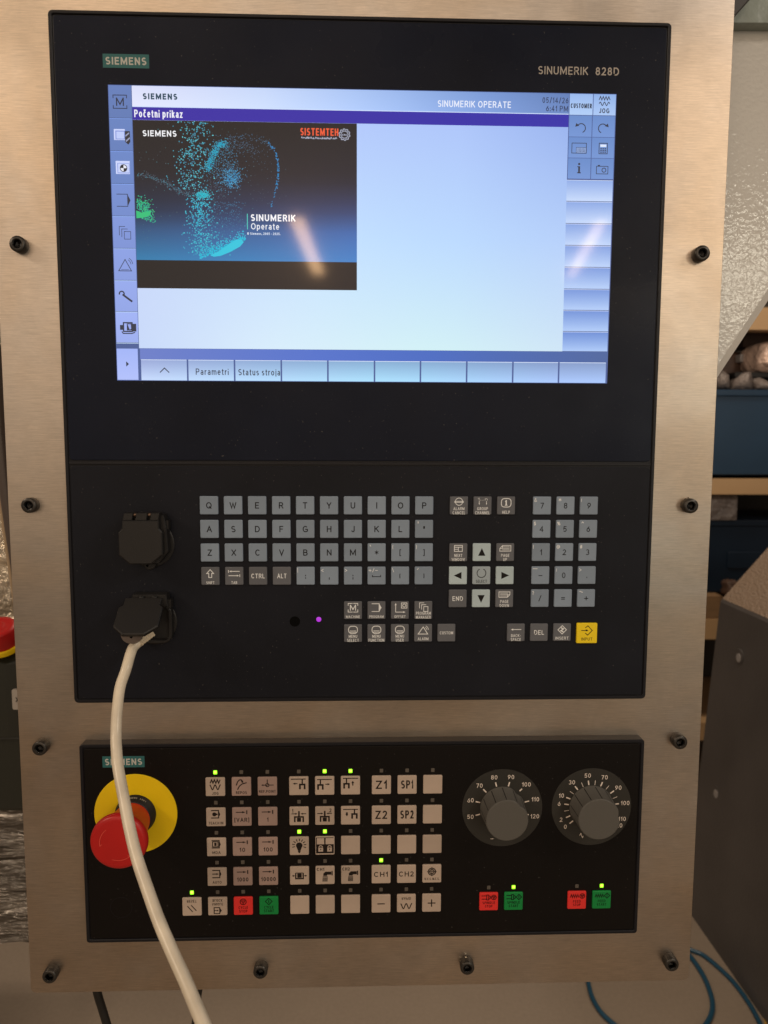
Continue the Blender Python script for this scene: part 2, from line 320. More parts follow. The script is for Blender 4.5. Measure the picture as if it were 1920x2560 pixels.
# ---- flat print: text and pictograms as thin sheets of ink
# ---- a plain sans lettering built from strokes: glyph = (width, strokes) in a box of cap height 1
def _arc(cx, cy, rx, ry, a0, a1, n=8): return [(cx + rx * math.cos(math.radians(a0 + (a1 - a0) * i / n)), cy + ry * math.sin(math.radians(a0 + (a1 - a0) * i / n))) for i in range(n + 1)]
GL = {
 'A': (.74, [[(0, 0), (.5, 1), (1, 0)], [(.2, .33), (.8, .33)]]), 'B': (.62, [[(0, 0), (0, 1), (.5, 1)] + _arc(.55, .76, .38, .24, 90, -90) + [(0, .52)], [(.5, .52)] + _arc(.55, .26, .45, .26, 90, -90) + [(0, 0)]]),
 'C': (.70, [_arc(.52, .5, .52, .5, 42, 318, 16)]), 'D': (.68, [[(0, 0), (0, 1), (.4, 1)] + _arc(.4, .5, .6, .5, 90, -90, 12) + [(0, 0), (0, .1)]]),
 'E': (.54, [[(1, 1), (0, 1), (0, 0), (1, 0)], [(0, .52), (.88, .52)]]), 'F': (.52, [[(1, 1), (0, 1), (0, 0)], [(0, .5), (.85, .5)]]),
 'G': (.74, [_arc(.52, .5, .52, .5, 42, 270, 14) + [(.75, .02), (1, .12), (1, .46), (.58, .46)]]), 'H': (.64, [[(0, 0), (0, 1)], [(1, 0), (1, 1)], [(0, .52), (1, .52)]]),
 'I': (.02, [[(.5, 0), (.5, 1)]]), 'J': (.46, [[(1, 1), (1, .28)] + _arc(.5, .28, .5, .28, 0, -170, 8)]), 'K': (.64, [[(0, 0), (0, 1)], [(.95, 1), (.04, .42)], [(.32, .6), (1, 0)]]),
 'L': (.50, [[(0, 1), (0, 0), (1, 0)]]), 'M': (.86, [[(0, 0), (0, 1)], [(1, 0), (1, 1)], [(.03, .97), (.5, .14), (.97, .97)]]), 'N': (.66, [[(0, 0), (0, 1)], [(1, 0), (1, 1)], [(.04, .96), (.96, .04)]]),
 'O': (.78, [_arc(.5, .5, .5, .5, 0, 360, 22)]), 'P': (.60, [[(0, 0), (0, 1), (.5, 1)] + _arc(.58, .73, .42, .27, 90, -90) + [(0, .46)]]),
 'Q': (.78, [_arc(.5, .5, .5, .5, 0, 360, 22), [(.6, .24), (.98, -.04)]]), 'R': (.62, [[(0, 0), (0, 1), (.5, 1)] + _arc(.56, .74, .40, .26, 90, -90) + [(0, .48)], [(.56, .48), (1, 0)]]),
 'S': (.60, [_arc(.5, .745, .46, .255, 35, 270, 12) + _arc(.5, .255, .5, .255, 80, -145, 12)]), 'T': (.60, [[(.5, 0), (.5, 1)], [(0, 1), (1, 1)]]),
 'U': (.64, [[(0, 1), (0, .32)] + _arc(.5, .32, .5, .32, 180, 360, 10) + [(1, 1)]]), 'V': (.68, [[(0, 1), (.5, 0), (1, 1)]]), 'W': (.98, [[(0, 1), (.26, 0), (.5, .92), (.74, 0), (1, 1)]]),
 'X': (.66, [[(0, 0), (1, 1)], [(0, 1), (1, 0)]]), 'Y': (.66, [[(0, 1), (.5, .44), (1, 1)], [(.5, .46), (.5, 0)]]), 'Z': (.60, [[(0, 1), (1, 1), (0, 0), (1, 0)]]),
 '0': (.54, [_arc(.5, .5, .5, .5, 0, 360, 20)]), '1': (.26, [[(0, .74), (.95, 1), (.95, 0)]]), '2': (.54, [_arc(.48, .72, .46, .28, 165, -25, 10) + [(.6, .36), (0, 0), (1, 0)]]),
 '3': (.54, [_arc(.45, .745, .46, .255, 150, -80, 10) , _arc(.45, .27, .52, .27, 85, -150, 12)]), '4': (.58, [[(.72, 0), (.72, 1), (0, .28), (1, .28)]]),
 '5': (.54, [[(.92, 1), (.14, 1), (.06, .5)] + _arc(.46, .32, .50, .32, 125, -150, 12)]), '6': (.54, [[(.82, 1), (.3, .66)] + _arc(.5, .31, .5, .31, 155, 515, 18)]),
 '7': (.52, [[(0, 1), (1, 1), (.3, 0)]]), '8': (.54, [_arc(.5, .76, .42, .24, 0, 360, 16), _arc(.5, .27, .5, .27, 0, 360, 16)]), '9': (.54, [_arc(.5, .69, .5, .31, 0, 360, 18), [(.96, .58), (.7, .34), (.2, 0)]]),
 '.': (.02, [[(.5, 0), (.5, .10)]]), ',': (.08, [[(1, .12), (1, 0), (0, -.2)]]), ':': (.02, [[(.5, 0), (.5, .12)], [(.5, .52), (.5, .64)]]), ';': (.06, [[(1, .12), (1, 0), (0, -.18)], [(1, .52), (1, .64)]]),
 '(': (.18, [_arc(1, .45, 1, .62, 130, 230, 8)]), ')': (.18, [_arc(0, .45, 1, .62, 50, -50, 8)]), '[': (.20, [[(1, 1.05), (0, 1.05), (0, -.15), (1, -.15)]]), ']': (.20, [[(0, 1.05), (1, 1.05), (1, -.15), (0, -.15)]]),
 '{': (.24, [[(1, 1.05), (.5, 1), (.5, .6), (0, .45), (.5, .3), (.5, -.1), (1, -.15)]]), '}': (.24, [[(0, 1.05), (.5, 1), (.5, .6), (1, .45), (.5, .3), (.5, -.1), (0, -.15)]]),
 '=': (.60, [[(0, .64), (1, .64)], [(0, .32), (1, .32)]]), '+': (.64, [[(0, .46), (1, .46)], [(.5, .14), (.5, .80)]]), '−': (.60, [[(0, .46), (1, .46)]]), '-': (.30, [[(0, .4), (1, .4)]]),
 '/': (.42, [[(0, -.05), (1, 1.05)]]), '\\': (.42, [[(0, 1.05), (1, -.05)]]), '|': (.02, [[(.5, -.1), (.5, 1.1)]]), '<': (.56, [[(1, .85), (0, .48), (1, .1)]]), '>': (.56, [[(0, .85), (1, .48), (0, .1)]]),
 '!': (.02, [[(.5, 1), (.5, .3)], [(.5, .12), (.5, 0)]]), '?': (.44, [_arc(.48, .74, .48, .26, 165, -50, 9) + [(.5, .42), (.5, .28)], [(.5, .12), (.5, 0)]]), '"': (.20, [[(0, 1), (0, .64)], [(1, 1), (1, .64)]]), "'": (.02, [[(.5, 1), (.5, .66)]]),
 '#': (.62, [[(.28, 0), (.4, 1)], [(.68, 0), (.8, 1)], [(.05, .66), (1, .66)], [(0, .32), (.95, .32)]]), '$': (.56, [_arc(.5, .72, .46, .22, 35, 270, 9) + _arc(.5, .28, .5, .22, 80, -145, 9), [(.5, 1.1), (.5, -.1)]]),
 '%': (.80, [_arc(.2, .76, .2, .22, 0, 360, 12), _arc(.8, .24, .2, .22, 0, 360, 12), [(.22, 0), (.78, 1)]]), '&': (.70, [[(1, 0), (.22, .72)] + _arc(.4, .8, .22, .2, 200, -40, 8) + [(.1, .4)] + _arc(.38, .24, .38, .24, 150, 300, 8) + [(.9, .45)]]),
 '@': (.90, [_arc(.5, .45, .22, .22, 0, 360, 14), [(.74, .66), (.74, .3)] + _arc(.86, .32, .13, .12, 190, 340, 5) + _arc(.5, .46, .5, .52, 0, 300, 18)]), '*': (.4, [[(.5, .5), (.5, 1)], [(0, .62), (1, .88)], [(0, .88), (1, .62)]]),
 '©': (.80, [_arc(.5, .5, .5, .5, 0, 360, 18), _arc(.5, .5, .22, .24, 50, 310, 9)]),
 'a': (.48, [[(.04, .58)] + _arc(.5, .50, .44, .20, 140, 0, 8) + [(.94, 0)], _arc(.46, .19, .46, .19, 60, 300, 12) + [(.94, .12)], [(.5, .36), (.94, .38)]]),
 'c': (.46, [_arc(.52, .35, .52, .35, 45, 315, 12)]), 'č': (.46, [_arc(.52, .35, .52, .35, 45, 315, 12), [(.22, 1.05), (.5, .86), (.78, 1.05)]]),
 'e': (.50, [[(.06, .36), (.98, .36)] + _arc(.5, .36, .48, .34, 0, 180, 9) + _arc(.5, .34, .5, .34, 180, 320, 9)]), 'i': (.02, [[(.5, 0), (.5, .60)], [(.5, .95), (.5, .97)]]),
 'j': (.14, [[(1, .70), (1, -.1)] + _arc(.2, -.1, .8, .16, 0, -90, 4), [(1, .95), (1, .97)]]), 'k': (.46, [[(0, 0), (0, 1)], [(.92, .70), (.05, .30)], [(.35, .42), (1, 0)]]),
 'm': (.80, [[(0, 0), (0, .70)], [(0, .5)] + _arc(.25, .46, .25, .24, 180, 0, 7) + [(.5, 0)], [(.5, .5)] + _arc(.75, .46, .25, .24, 180, 0, 7) + [(1, 0)]]), 'n': (.48, [[(0, 0), (0, .70)], [(0, .48)] + _arc(.5, .42, .5, .28, 170, 0, 8) + [(1, 0)]]),
 'o': (.54, [_arc(.5, .35, .5, .35, 0, 360, 18)]), 'p': (.52, [[(0, -.28), (0, .70)], _arc(.5, .35, .5, .35, 0, 360, 16)]), 'r': (.28, [[(0, 0), (0, .70)], [(0, .44), (.4, .66), (1, .69)]]),
 's': (.44, [_arc(.5, .53, .45, .17, 35, 270, 9) + _arc(.5, .18, .5, .18, 80, -145, 9)]), 't': (.30, [[(.4, .92), (.4, .14), (.6, 0), (1, 0)], [(0, .70), (1, .70)]]), 'u': (.48, [[(0, .70), (0, .28)] + _arc(.5, .28, .5, .28, 180, 340, 7), [(1, .70), (1, 0)]]),
 'z': (.44, [[(0, .70), (1, .70), (0, 0), (1, 0)]]), 'd': (.52, [[(1, 0), (1, 1)], _arc(.5, .35, .5, .35, 0, 360, 16)]),
}
class Pr:
    def __init__(s, z=0, col=None): s.v = []; s.f = []; s.z = z; s.col = col; s.c = []; s.lay = 0
    def _a(s, vs, fs):
        s.lay = (s.lay + 1) % 6
        n = len(s.v); z = s.z + s.lay * .0025; s.v += [(x, y, z) for x, y in vs]; s.f += [tuple(i + n for i in f) for f in fs]; s.c += [s.col] * len(vs)
        return s
    def up(s, d=.02): s.z += d; return s
    def poly(s, pts):
        a = sum(pts[i][0] * pts[(i + 1) % len(pts)][1] - pts[(i + 1) % len(pts)][0] * pts[i][1] for i in range(len(pts)))
        if a < 0: pts = pts[::-1]
        return s._a(pts, [tuple(range(len(pts)))])
    def rect(s, x0, y0, x1, y1): return s.poly([(min(x0, x1), min(y0, y1)), (max(x0, x1), min(y0, y1)), (max(x0, x1), max(y0, y1)), (min(x0, x1), max(y0, y1))])
    LW = 1.0
    def line(s, pts, w=.5, closed=False):
        w = w * Pr.LW
        P = [Vector(p) for p in pts]; n = len(P)
        if n < 2: return s
        Lf = []; Rt = []
        for i in range(n):
            if closed: a, b = P[i - 1], P[(i + 1) % n]
            else: a, b = P[max(i - 1, 0)], P[min(i + 1, n - 1)]
            d1 = (P[i] - a); d2 = (b - P[i])
            if d1.length < 1e-6: d1 = d2
            if d2.length < 1e-6: d2 = d1
            d1.normalize(); d2.normalize(); n1 = Vector((-d1.y, d1.x)); n2 = Vector((-d2.y, d2.x)); m = n1 + n2
            if m.length < 1e-3: m = n1
            m.normalize(); k = 1 / max(m.dot(n1), .35)
            Lf.append(P[i] + m * k * w / 2); Rt.append(P[i] - m * k * w / 2)
        vs = [(p.x, p.y) for p in Lf + Rt]; r = n if closed else n - 1
        return s._a(vs, [(n + i, n + (i + 1) % n, (i + 1) % n, i) for i in range(r)])
    def box(s, x0, y0, x1, y1, w=.45): return s.line([(x0, y0), (x1, y0), (x1, y1), (x0, y1)], w, True)
    def circ(s, x, y, r, w=None, n=20, a0=0, a1=360):
        full = abs(a1 - a0) >= 360
        pts = [(x + r * math.cos(math.radians(a0 + (a1 - a0) * i / n)), y + r * math.sin(math.radians(a0 + (a1 - a0) * i / n))) for i in range(n if full else n + 1)]
        return s.poly(pts) if w is None else s.line(pts, w, full)
    def arrow(s, x0, y0, x1, y1, w=.45, hl=1.4, hw=1.4):
        d = Vector((x1 - x0, y1 - y0)); L = d.length; d.normalize(); nn = Vector((-d.y, d.x)); e = Vector((x1, y1)); b = e - d * hl
        if L > hl: s.line([(x0, y0), (b.x, b.y)], w)
        return s.poly([(e.x, e.y), (b.x + nn.x * hw / 2, b.y + nn.y * hw / 2), (b.x - nn.x * hw / 2, b.y - nn.y * hw / 2)])
    def text(s, t, x, y, h, w=None, al='c', bold=0, flip=False, cond=.92, rot=0):
        wt = h * max(.09, .14 + bold * 3.4)
        wn = wt / h
        gap = .16 + wn * .35; X = 0; pl = []
        for ch in t:
            if ch == ' ': X += .36; continue
            gw, st = GL[ch]; gw = gw + wn * .55 if gw > .1 else max(gw, wn)
            pl.append((X, gw, st)); X += gw + gap
        tot = X - gap; sx = (w / tot) if w else h * cond
        o0 = {'c': -tot / 2, 'l': 0, 'r': -tot}[al]; fl = -1 if flip else 1; ca, sa = math.cos(rot), math.sin(rot)
        for X, gw, st in pl:
            W0 = gw * sx
            for g in st:
                pts = []
                for px, py in g:
                    qx = (o0 + X) * sx + (W0 / 2 if W0 <= wt * 1.05 else wt / 2 + px * (W0 - wt))
                    qy = (py * (h - wt) + wt / 2 - h / 2) * fl
                    e = (qx * ca - qy * sa + x, qx * sa + qy * ca + y)
                    if not pts or (abs(e[0] - pts[-1][0]) + abs(e[1] - pts[-1][1])) > 1e-4: pts.append(e)
                # square the free ends by half a stroke so corners and terminals fill out
                cl = len(pts) > 3 and math.hypot(pts[0][0] - pts[-1][0], pts[0][1] - pts[-1][1]) < 1e-3
                if cl: s.line(pts[:-1], wt / Pr.LW, True); continue
                if len(pts) > 1:
                    p0, p1 = Vector(pts[0]), Vector(pts[1]); q0, q1 = Vector(pts[-1]), Vector(pts[-2])
                    if abs(p0.x - p1.x) < 1e-3 or abs(p0.y - p1.y) < 1e-3 or len(pts) < 6: pts[0] = tuple(p0 + (p0 - p1).normalized() * wt * .48)
                    if abs(q0.x - q1.x) < 1e-3 or abs(q0.y - q1.y) < 1e-3 or len(pts) < 6: pts[-1] = tuple(q0 + (q0 - q1).normalized() * wt * .48)
                s.line(pts, wt / Pr.LW)
        return s
    def obj(s, name, mt, parent, dx=0, dy=0, dz=0, origin=None, **props):
        b = B(); b.add([(x + dx, y + dy, z + dz) for x, y, z in s.v], s.f); b.c = list(s.c)
        return b.obj(name, mt, parent, origin=origin, **props)

# ================================================================== STEEL FRONT PLATE
plate = thing('steel_plate', (-52, -814, -10.5), 'large brushed stainless steel front plate the black control units are mounted in', 'plate')
b = B(); ox0, ox1, oy0, oy1 = -52.0, 537.6, -814.0, 48.0
b.rings([[((ox0 + ox1) / 2 + x, (oy0 + oy1) / 2 + y, z) for x, y in rrect(ox1 - ox0 - 2 * i, oy1 - oy0 - 2 * i, 5, 5)] for i, z in ((0, -13.5), (0, -10.8), (.3, -10.5))])
b.obj('plate_sheet', 'steel', plate, fix=True)
# folded box body behind the sheet
b = B(); b.box(-30, 515, -780, 20, -75, -13.6); b.obj('cabinet_body', 'black', plate)

# screws round the plate
def screw(x, y, label, lean=0):
    t = thing('socket_screw', (x, y, -10.5), label, 'screw', 'black socket head screws round the steel plate')
    zb, zt, R = -10.6, -2.4, 6.3; n = 48
    kn = lambda a, z: 1 - (.025 if int(a / (2 * math.pi) * n + .5) % 2 and zb + .8 < z < zt - .8 else 0)
    b = B(); b.lathe(x, y, [(R * .95, zb), (R, zb + 1), (R, zt - .9), (R * .9, zt), (3.9, zt)], n=n, cap=False, rf=kn)
    b.obj('screw_head', 'screw', t)
    b = B(); hexp = [(x + 3.25 * math.cos(math.radians(60 * k + 10)), y + 3.25 * math.sin(math.radians(60 * k + 10))) for k in range(6)]
    n2 = 24; outer = [(x + 3.95 * math.cos(2 * math.pi * k / n2), y + 3.95 * math.sin(2 * math.pi * k / n2), zt - .02) for k in range(n2)]
    def hp(a):
        a = (a - math.radians(10)) % (2 * math.pi); k = a % (math.pi / 3); return 3.25 * math.cos(math.pi / 6) / math.cos(k - math.pi / 6)
    inner = [(x + hp(2 * math.pi * k / n2) * math.cos(2 * math.pi * k / n2), y + hp(2 * math.pi * k / n2) * math.sin(2 * math.pi * k / n2)) for k in range(n2)]
    b.rings([outer, [(*p, zt - .5) for p in inner], [(*p, zt - 4.2) for p in inner], [(x + (p[0] - x) * .3, y + (p[1] - y) * .3, zt - 5) for p in inner]], cap0=False)
    b.obj('hex_socket', 'hexhole', t)
    b = B(); b.lathe(x, y, [(R + 1.1, -10.62), (R + 1.0, -10.42), (R - .5, -10.40)], n=32, cap=False); 
    return t
SCR = [(-32, -173.0, 'topmost black screw on the left edge of the steel plate, beside the display'),
       (-32, -380.5, 'black screw on the left edge of the steel plate, level with the top letter keys'),
       (-32, -586.6, 'black screw on the left edge of the plate, beside the red stop button'),
       (-32, -793.0, 'black screw in the bottom left corner of the steel plate'),
       (517.0, -174.0, 'topmost black screw on the right edge of the steel plate, beside the display'),
       (516.8, -380.5, 'black screw on the right edge with metal burrs round it, beside the number keys'),
       (516.6, -586.6, 'black screw on the right edge of the plate, beside the top of the dials unit'),
       (518.0, -793.0, 'black screw in the bottom right corner of the steel plate'),
       (151.0, -792.5, 'left one of the two black screws in the middle of the bottom edge'),
       (334.0, -792.5, 'right one of the two black screws in the middle of the bottom edge, chipped')]
scr = [screw(*a) for a in SCR]
def burr(parent, pts, w=.4):
    p = Pr(0); p.line(pts, w); p.obj('metal_burr', 'glint', parent, origin=ORG[parent.name])
for par, (x, y) in ((scr[5], (516.8, -380.5)), (scr[9], (334, -792.5))):
    b = B()
    for k in range(5):
        a = math.radians(95 + 28 * k); r = 6.6; px, py = x + r * math.cos(a), y + r * math.sin(a)
        b.add([(px, py, -9.5), (px + random.uniform(-1.5, 1.5), py + random.uniform(.5, 2.5), -7), (px + 1.2, py - .6, -8)], [(0, 1, 2)])
    b.obj('metal_burr', 'glint', par)

# ================================================================== OPERATOR PANEL (display + keyboard)
op = thing('operator_panel', (241.5, -546, -10.5), 'black operator panel with lit display above and small grey keyboard below', 'control panel')
b = B(); b.rings([[(241.5 + x, -273 + y, z) for x, y in rrect(483, 546, 3.5, 4)] for z in (-10.45, -1.0)], cap0=False); b.obj('panel_body', 'bezel', op)
b = B(); b.ringframe((0, 483, -546, 0), (2.7, 480.3, -543.3, -2.7), -1.2, .35, .5, 3.5)
b.obj('frame_rim', 'bezel', op)
b = B(); b.rbox(241.5, -345.75, 477.2, 2.2, -1.1, .2, .9, .4); b.obj('frame_crossbar', 'bezel', op)
disp = B(); disp.rbox(241.5, -173.6, 476.0, 339.6, -1.1, 0, 3, .5); disp = disp.obj('display_front', 'front', op)
kbf = B(); kbf.rbox(241.5, -445.2, 476.0, 194.6, -1.1, 0, 3, .5); kbf = kbf.obj('keyboard_front', 'keyfront', op)
# badge
b = B(); b.rbox(58.2, -36.3, 35.4, 10.2, 0, .10, .3, .04); badge = b.obj('brand_badge', 'petrol', op, origin=(58.2, -36.3, 0))
Pr(.13).text('SIEMENS', 58.2, -36.3, 5.6, 31.2, bold=.015).obj('badge_lettering', 'badge_ink', badge)
Pr(.05).text('SINUMERIK ', 378.3, -37.0, 6.0, 41.5, 'l').text('828D', 423.8, -37.0, 6.0, 18.6, 'l', bold=.004).obj('model_lettering', 'grey_ink', op)

# ---------------- screen
SX0, SX1, SY0, SY1 = 44.2, 440.6, -54.2, -279.1
scb = B(); scb.box(SX0 - .4, SX1 + .4, SY1 - .4, SY0 + .4, -.2, .03)
scb.c = [(70, 92, 150)] * len(scb.v)
screen = scb.obj('screen', 'screen', op, origin=(242, -166, 0))
def lerp(a, b, t): return tuple(a[i] + (b[i] - a[i]) * t for i in range(3))
def grid(x0, y0, x1, y1, z, fn, nx=1, ny=1):
    b = B(); vs = []; cs = []
    for j in range(ny + 1):
        for i in range(nx + 1):
            u, v = i / nx, j / ny; vs.append((x0 + (x1 - x0) * u, y0 + (y1 - y0) * v, z)); cs.append(fn(u, v))
    fs = [(j * (nx + 1) + i, (j + 1) * (nx + 1) + i, (j + 1) * (nx + 1) + i + 1, j * (nx + 1) + i + 1) for j in range(ny) for i in range(nx)]
    b.add(vs, fs); b.c = cs; return b
def multi(stops):
    def f(t):
        for (a, ca), (b2, cb) in zip(stops, stops[1:]):
            if t <= b2: return lerp(ca, cb, (t - a) / (b2 - a))
        return stops[-1][1]
    return f
# main window field (y0 = top)
top = multi([(0, (186, 200, 250)), (.45, (176, 200, 252)), (.75, (170, 196, 250)), (1, (150, 178, 238))])
mid = multi([(0, (200, 215, 250)), (.45, (190, 222, 255)), (.75, (184, 216, 255)), (1, (176, 205, 250))])
low = multi([(0, (198, 216, 250)), (.3, (214, 236, 252)), (.7, (208, 240, 246)), (1, (204, 228, 246))])
def mainf(u, v): return lerp(top(u), mid(u), v / .5) if v < .5 else lerp(mid(u), low(u), (v - .5) / .5)
grid(62.0, -79.4, 403.3, -253.9, .06, mainf, 12, 8).obj('main_window', 'screen', screen)
hd = multi([(0, (218, 222, 250)), (.3, (196, 214, 250)), (.55, (160, 190, 242)), (.8, (118, 152, 214)), (1, (92, 124, 184))])
grid(62.0, -54.2, 403.4, -69.3, .06, lambda u, v: lerp(hd(u), tuple(min(255, c + 10) for c in hd(u)), v), 10, 1).obj('header_bar', 'screen', screen)
grid(62.0, -69.3, 403.4, -69.9, .07, lambda u, v: (205, 222, 255), 1, 1).obj('header_rule', 'screen', screen)
grid(62.0, -69.9, 403.4, -79.4, .06, lambda u, v: lerp((48, 30, 160), (38, 34, 166), u), 2, 1).obj('title_bar', 'screen', screen)
# left menu column: eight tiles and the arrow tile
lx0, lx1 = SX0, 61.6; ys = [-54.2, -78.9, -103.4, -127.9, -152.4, -177.0, -201.6, -225.9, -250.2]
cL = multi([(0, (96, 124, 186)), (.3, (104, 134, 200)), (.6, (128, 152, 222)), (1, (158, 178, 246))])
for k in range(8):
    c = cL(k / 7)
    t = grid(lx0, ys[k], lx1, ys[k + 1] + .75, .06, lambda u, v: lerp(c, tuple(x * .97 for x in c), v)).obj('menu_tile', 'screen', screen)
    grid(lx0, ys[k + 1] + .75, lx1, ys[k + 1] + .4, .065, lambda u, v: tuple(x * .55 for x in c)).obj('tile_edge', 'screen', screen)
    grid(lx0, ys[k + 1] + .4, lx1, ys[k + 1], .065, lambda u, v: tuple(min(255, x * 1.3) for x in c)).obj('tile_edge', 'screen', screen)
grid(lx0, -254.3, 60.8, -278.9, .06, lambda u, v: lerp((160, 180, 248), (176, 192, 252), v)).obj('menu_tile', 'screen', screen)
# bottom strip and horizontal soft keys
bs = multi([(0, (104, 124, 200)), (.35, (78, 112, 204)), (.6, (64, 104, 196)), (1, (66, 96, 156))])
grid(62.6, -254.1, SX1, -262.6, .06, lambda u, v: bs(u), 8, 1).obj('status_strip', 'screen', screen)
xs = [63.0, 100.6, 138.1, 175.6, 213.1, 250.8, 288.1, 325.8, 363.5, 401.2, 440.6]
hk = multi([(0, (176, 194, 250)), (.3, (160, 196, 246)), (.6, (150, 200, 244)), (1, (150, 178, 232))])
for k in range(10):
    a0, a1 = hk(k / 9), hk((k + 1) / 9)
    grid(xs[k] + .2, -263.2, xs[k + 1] - 1.1, SY1, .06, lambda u, v: lerp(tuple(x * .87 for x in lerp(a0, a1, u)), tuple(min(255, x * 1.13) for x in lerp(a0, a1, u)), v), 1, 3).obj('soft_key', 'screen', screen)
    grid(xs[k] + .2, -262.7, xs[k + 1] - 1.1, -263.2, .07, lambda u, v: (214, 228, 255)).obj('soft_key_edge', 'screen', screen)
# right side: header tiles, icon tiles, vertical soft keys
grid(403.9, SY0, 422.3, -70.0, .06, lambda u, v: lerp((150, 184, 238), (176, 206, 248), v)).obj('menu_tile', 'screen', screen)
grid(422.9, SY0, SX1, -70.0, .06, lambda u, v: lerp((140, 176, 232), (170, 200, 246), v)).obj('menu_tile', 'screen', screen)
ty = [-70.4, -86.8, -102.8, -118.8]
for r in range(3):
    for (a, c) in ((403.9, 422.0), (422.6, 440.4)):
        grid(a, ty[r] - .1, c, ty[r + 1] + .3, .06, lambda u, v: lerp((100, 138, 202), (112, 148, 212), v)).obj('menu_tile', 'screen', screen)
vy = [-119.4, -136.1, -153.2, -170.2, -187.2, -204.4, -221.2, -238.1, -254.1]
for k in range(8):
    q = k / 7; tcol = lerp((142, 172, 232), (104, 140, 214), q); bcol = lerp((198, 218, 252), (170, 200, 248), q)
    grid(403.3, vy[k] - .5, 440.3, vy[k + 1] + .45, .06, lambda u, v: lerp(tcol, bcol, v), 1, 3).obj('soft_key', 'screen', screen)
    grid(403.3, vy[k] - .1, 440.3, vy[k] - .5, .07, lambda u, v: (205, 220, 250)).obj('soft_key_edge', 'screen', screen)

# splash picture
PX0, PX1, PY0, PY1, PYB = 62.0, 236.1, -79.5, -207.0, -185.2
def spl(u, v):
    base = multi([(0, (14, 12, 18)), (.35, (16, 15, 26)), (.62, (20, 36, 62)), (.8, (38, 84, 130)), (1, (36, 122, 172))])(v)
    right = multi([(0, (16, 14, 22)), (.4, (26, 26, 42)), (.62, (46, 60, 104)), (.8, (58, 106, 178)), (1, (60, 128, 200))])(v)
    return lerp(base, right, u)
grid(PX0, PY0, PX1, PYB, .09, spl, 8, 14).obj('splash_picture', 'screen', screen)
grid(PX0, PYB, PX1, PY1, .09, lambda u, v: lerp((12, 10, 16), (22, 18, 26), u)).obj('splash_band', 'screen', screen)
def zx(x): return 62.0 + (x - 45) / 1592 * 174.1
def zy(y, x=400): return -79.5 - (y - (5 + (x - 35) * .016)) / 1190 * 127.5 * (1 + .0)
db = B()
def dot(x, y, r, col):
    X, Y = zx(x), zy(y, x)
    if not (PX0 + .5 < X < PX1 - .5 and PYB + .5 < Y < PY0 - .5): return
    r *= 1.22; n = len(db.v); m = 6; a0 = random.random() * 6; e = random.uniform(.75, 1.35)
    db.v += [(X + r * e * math.cos(a0 + 2 * math.pi * k / m), Y + r / e * math.sin(a0 + 2 * math.pi * k / m), .12) for k in range(m)]
    db.f.append(tuple(range(n, n + m))); db.c += [col] * m; db.sm.append(False)
G = random.gauss; U = random.uniform
CY_ = [(66, 170, 190), (58, 150, 175), (92, 196, 208), (52, 120, 150)]
for _ in range(420):
    y = U(0, 500); x = G(470 + .12 * (250 - y), 62); dot(x, y, U(.28, .5), random.choice(CY_))
def along(pts, t):
    k = t * (len(pts) - 1); i = min(int(k), len(pts) - 2); f = k - i
    return pts[i][0] + (pts[i + 1][0] - pts[i][0]) * f, pts[i][1] + (pts[i + 1][1] - pts[i][1]) * f
for _ in range(560):
    x, y = along([(570, 360), (590, 290), (615, 235), (645, 180), (700, 170)], random.random()); dot(x + G(0, 14), y + G(0, 14), U(.2, .34), random.choice([(40, 160, 190), (50, 180, 205), (46, 130, 170)]))
for _ in range(170):
    x, y = along([(690, 180), (760, 170), (860, 190), (930, 240)], random.random()); dot(x + G(0, 26), y + G(0, 22), U(.16, .28), (66, 92, 118))
for _ in range(480): dot(G(700, 60), G(340, 100), U(.18, .32), random.choice([(70, 110, 140), (64, 140, 178), (50, 100, 130)]))
for _ in range(260): dot(G(735, 36), G(415, 36), U(.22, .38), random.choice([(60, 150, 200), (80, 170, 215), (50, 120, 170)]))
for _ in range(120):
    x, y = along([(1000, 160), (1040, 205), (1065, 270), (1074, 340), (1068, 420), (1058, 480), (1040, 540), (1018, 610)], min(1, abs(G(.5, .24)))); dot(x + G(0, 4), y + G(0, 5), U(.2, .42), (40, 130, 190))
for _ in range(80):
    x, y = along([(700, 150), (780, 120), (870, 115), (950, 135), (1000, 165)], random.random()); dot(x + G(0, 10), y + G(0, 12), U(.16, .3), (62, 100, 130))
for _ in range(60): dot(G(960, 60), U(120, 600), U(.14, .26), (70, 96, 118))
for _ in range(300):
    x, y = along([(60, 395), (150, 398), (240, 430), (300, 470), (370, 512), (440, 528), (520, 535)], random.random()); dot(x + G(0, 6), y + G(0, 11), U(.16, .3), random.choice([(84, 98, 116), (60, 120, 140)]))
for _ in range(260): dot(G(530, 30), G(532, 13), U(.22, .4), random.choice([(44, 170, 190), (60, 190, 205)]))
for _ in range(110): dot(G(620, 35), G(520, 70), U(.15, .25), (70, 84, 110))
for _ in range(460):
    y = U(555, 960); x = G(500 + (y - 555) * .08, 44 + (y - 555) * .06); dot(x, y, U(.3, .52), random.choice([(50, 170, 195), (60, 190, 210), (44, 150, 190)]))
for _ in range(430):
    x = U(500, 830); y = 960 - (x - 560) * .42 - abs(G(0, 34)) + 5; dot(x, y, U(.26, .42), random.choice([(30, 180, 210), (46, 190, 220)]))
for _ in range(320): dot(G(680, 75), U(580, 850), U(.18, .3), random.choice([(60, 120, 160), (50, 110, 150)]))
for _ in range(260):
    a = U(-.3, 1.6); r = G(78, 22); dot(62 + r * math.cos(a) * 1.1, 690 - r * math.sin(a) * 1.3, U(.26, .42), random.choice([(40, 190, 140), (60, 200, 130), (36, 160, 140)]))
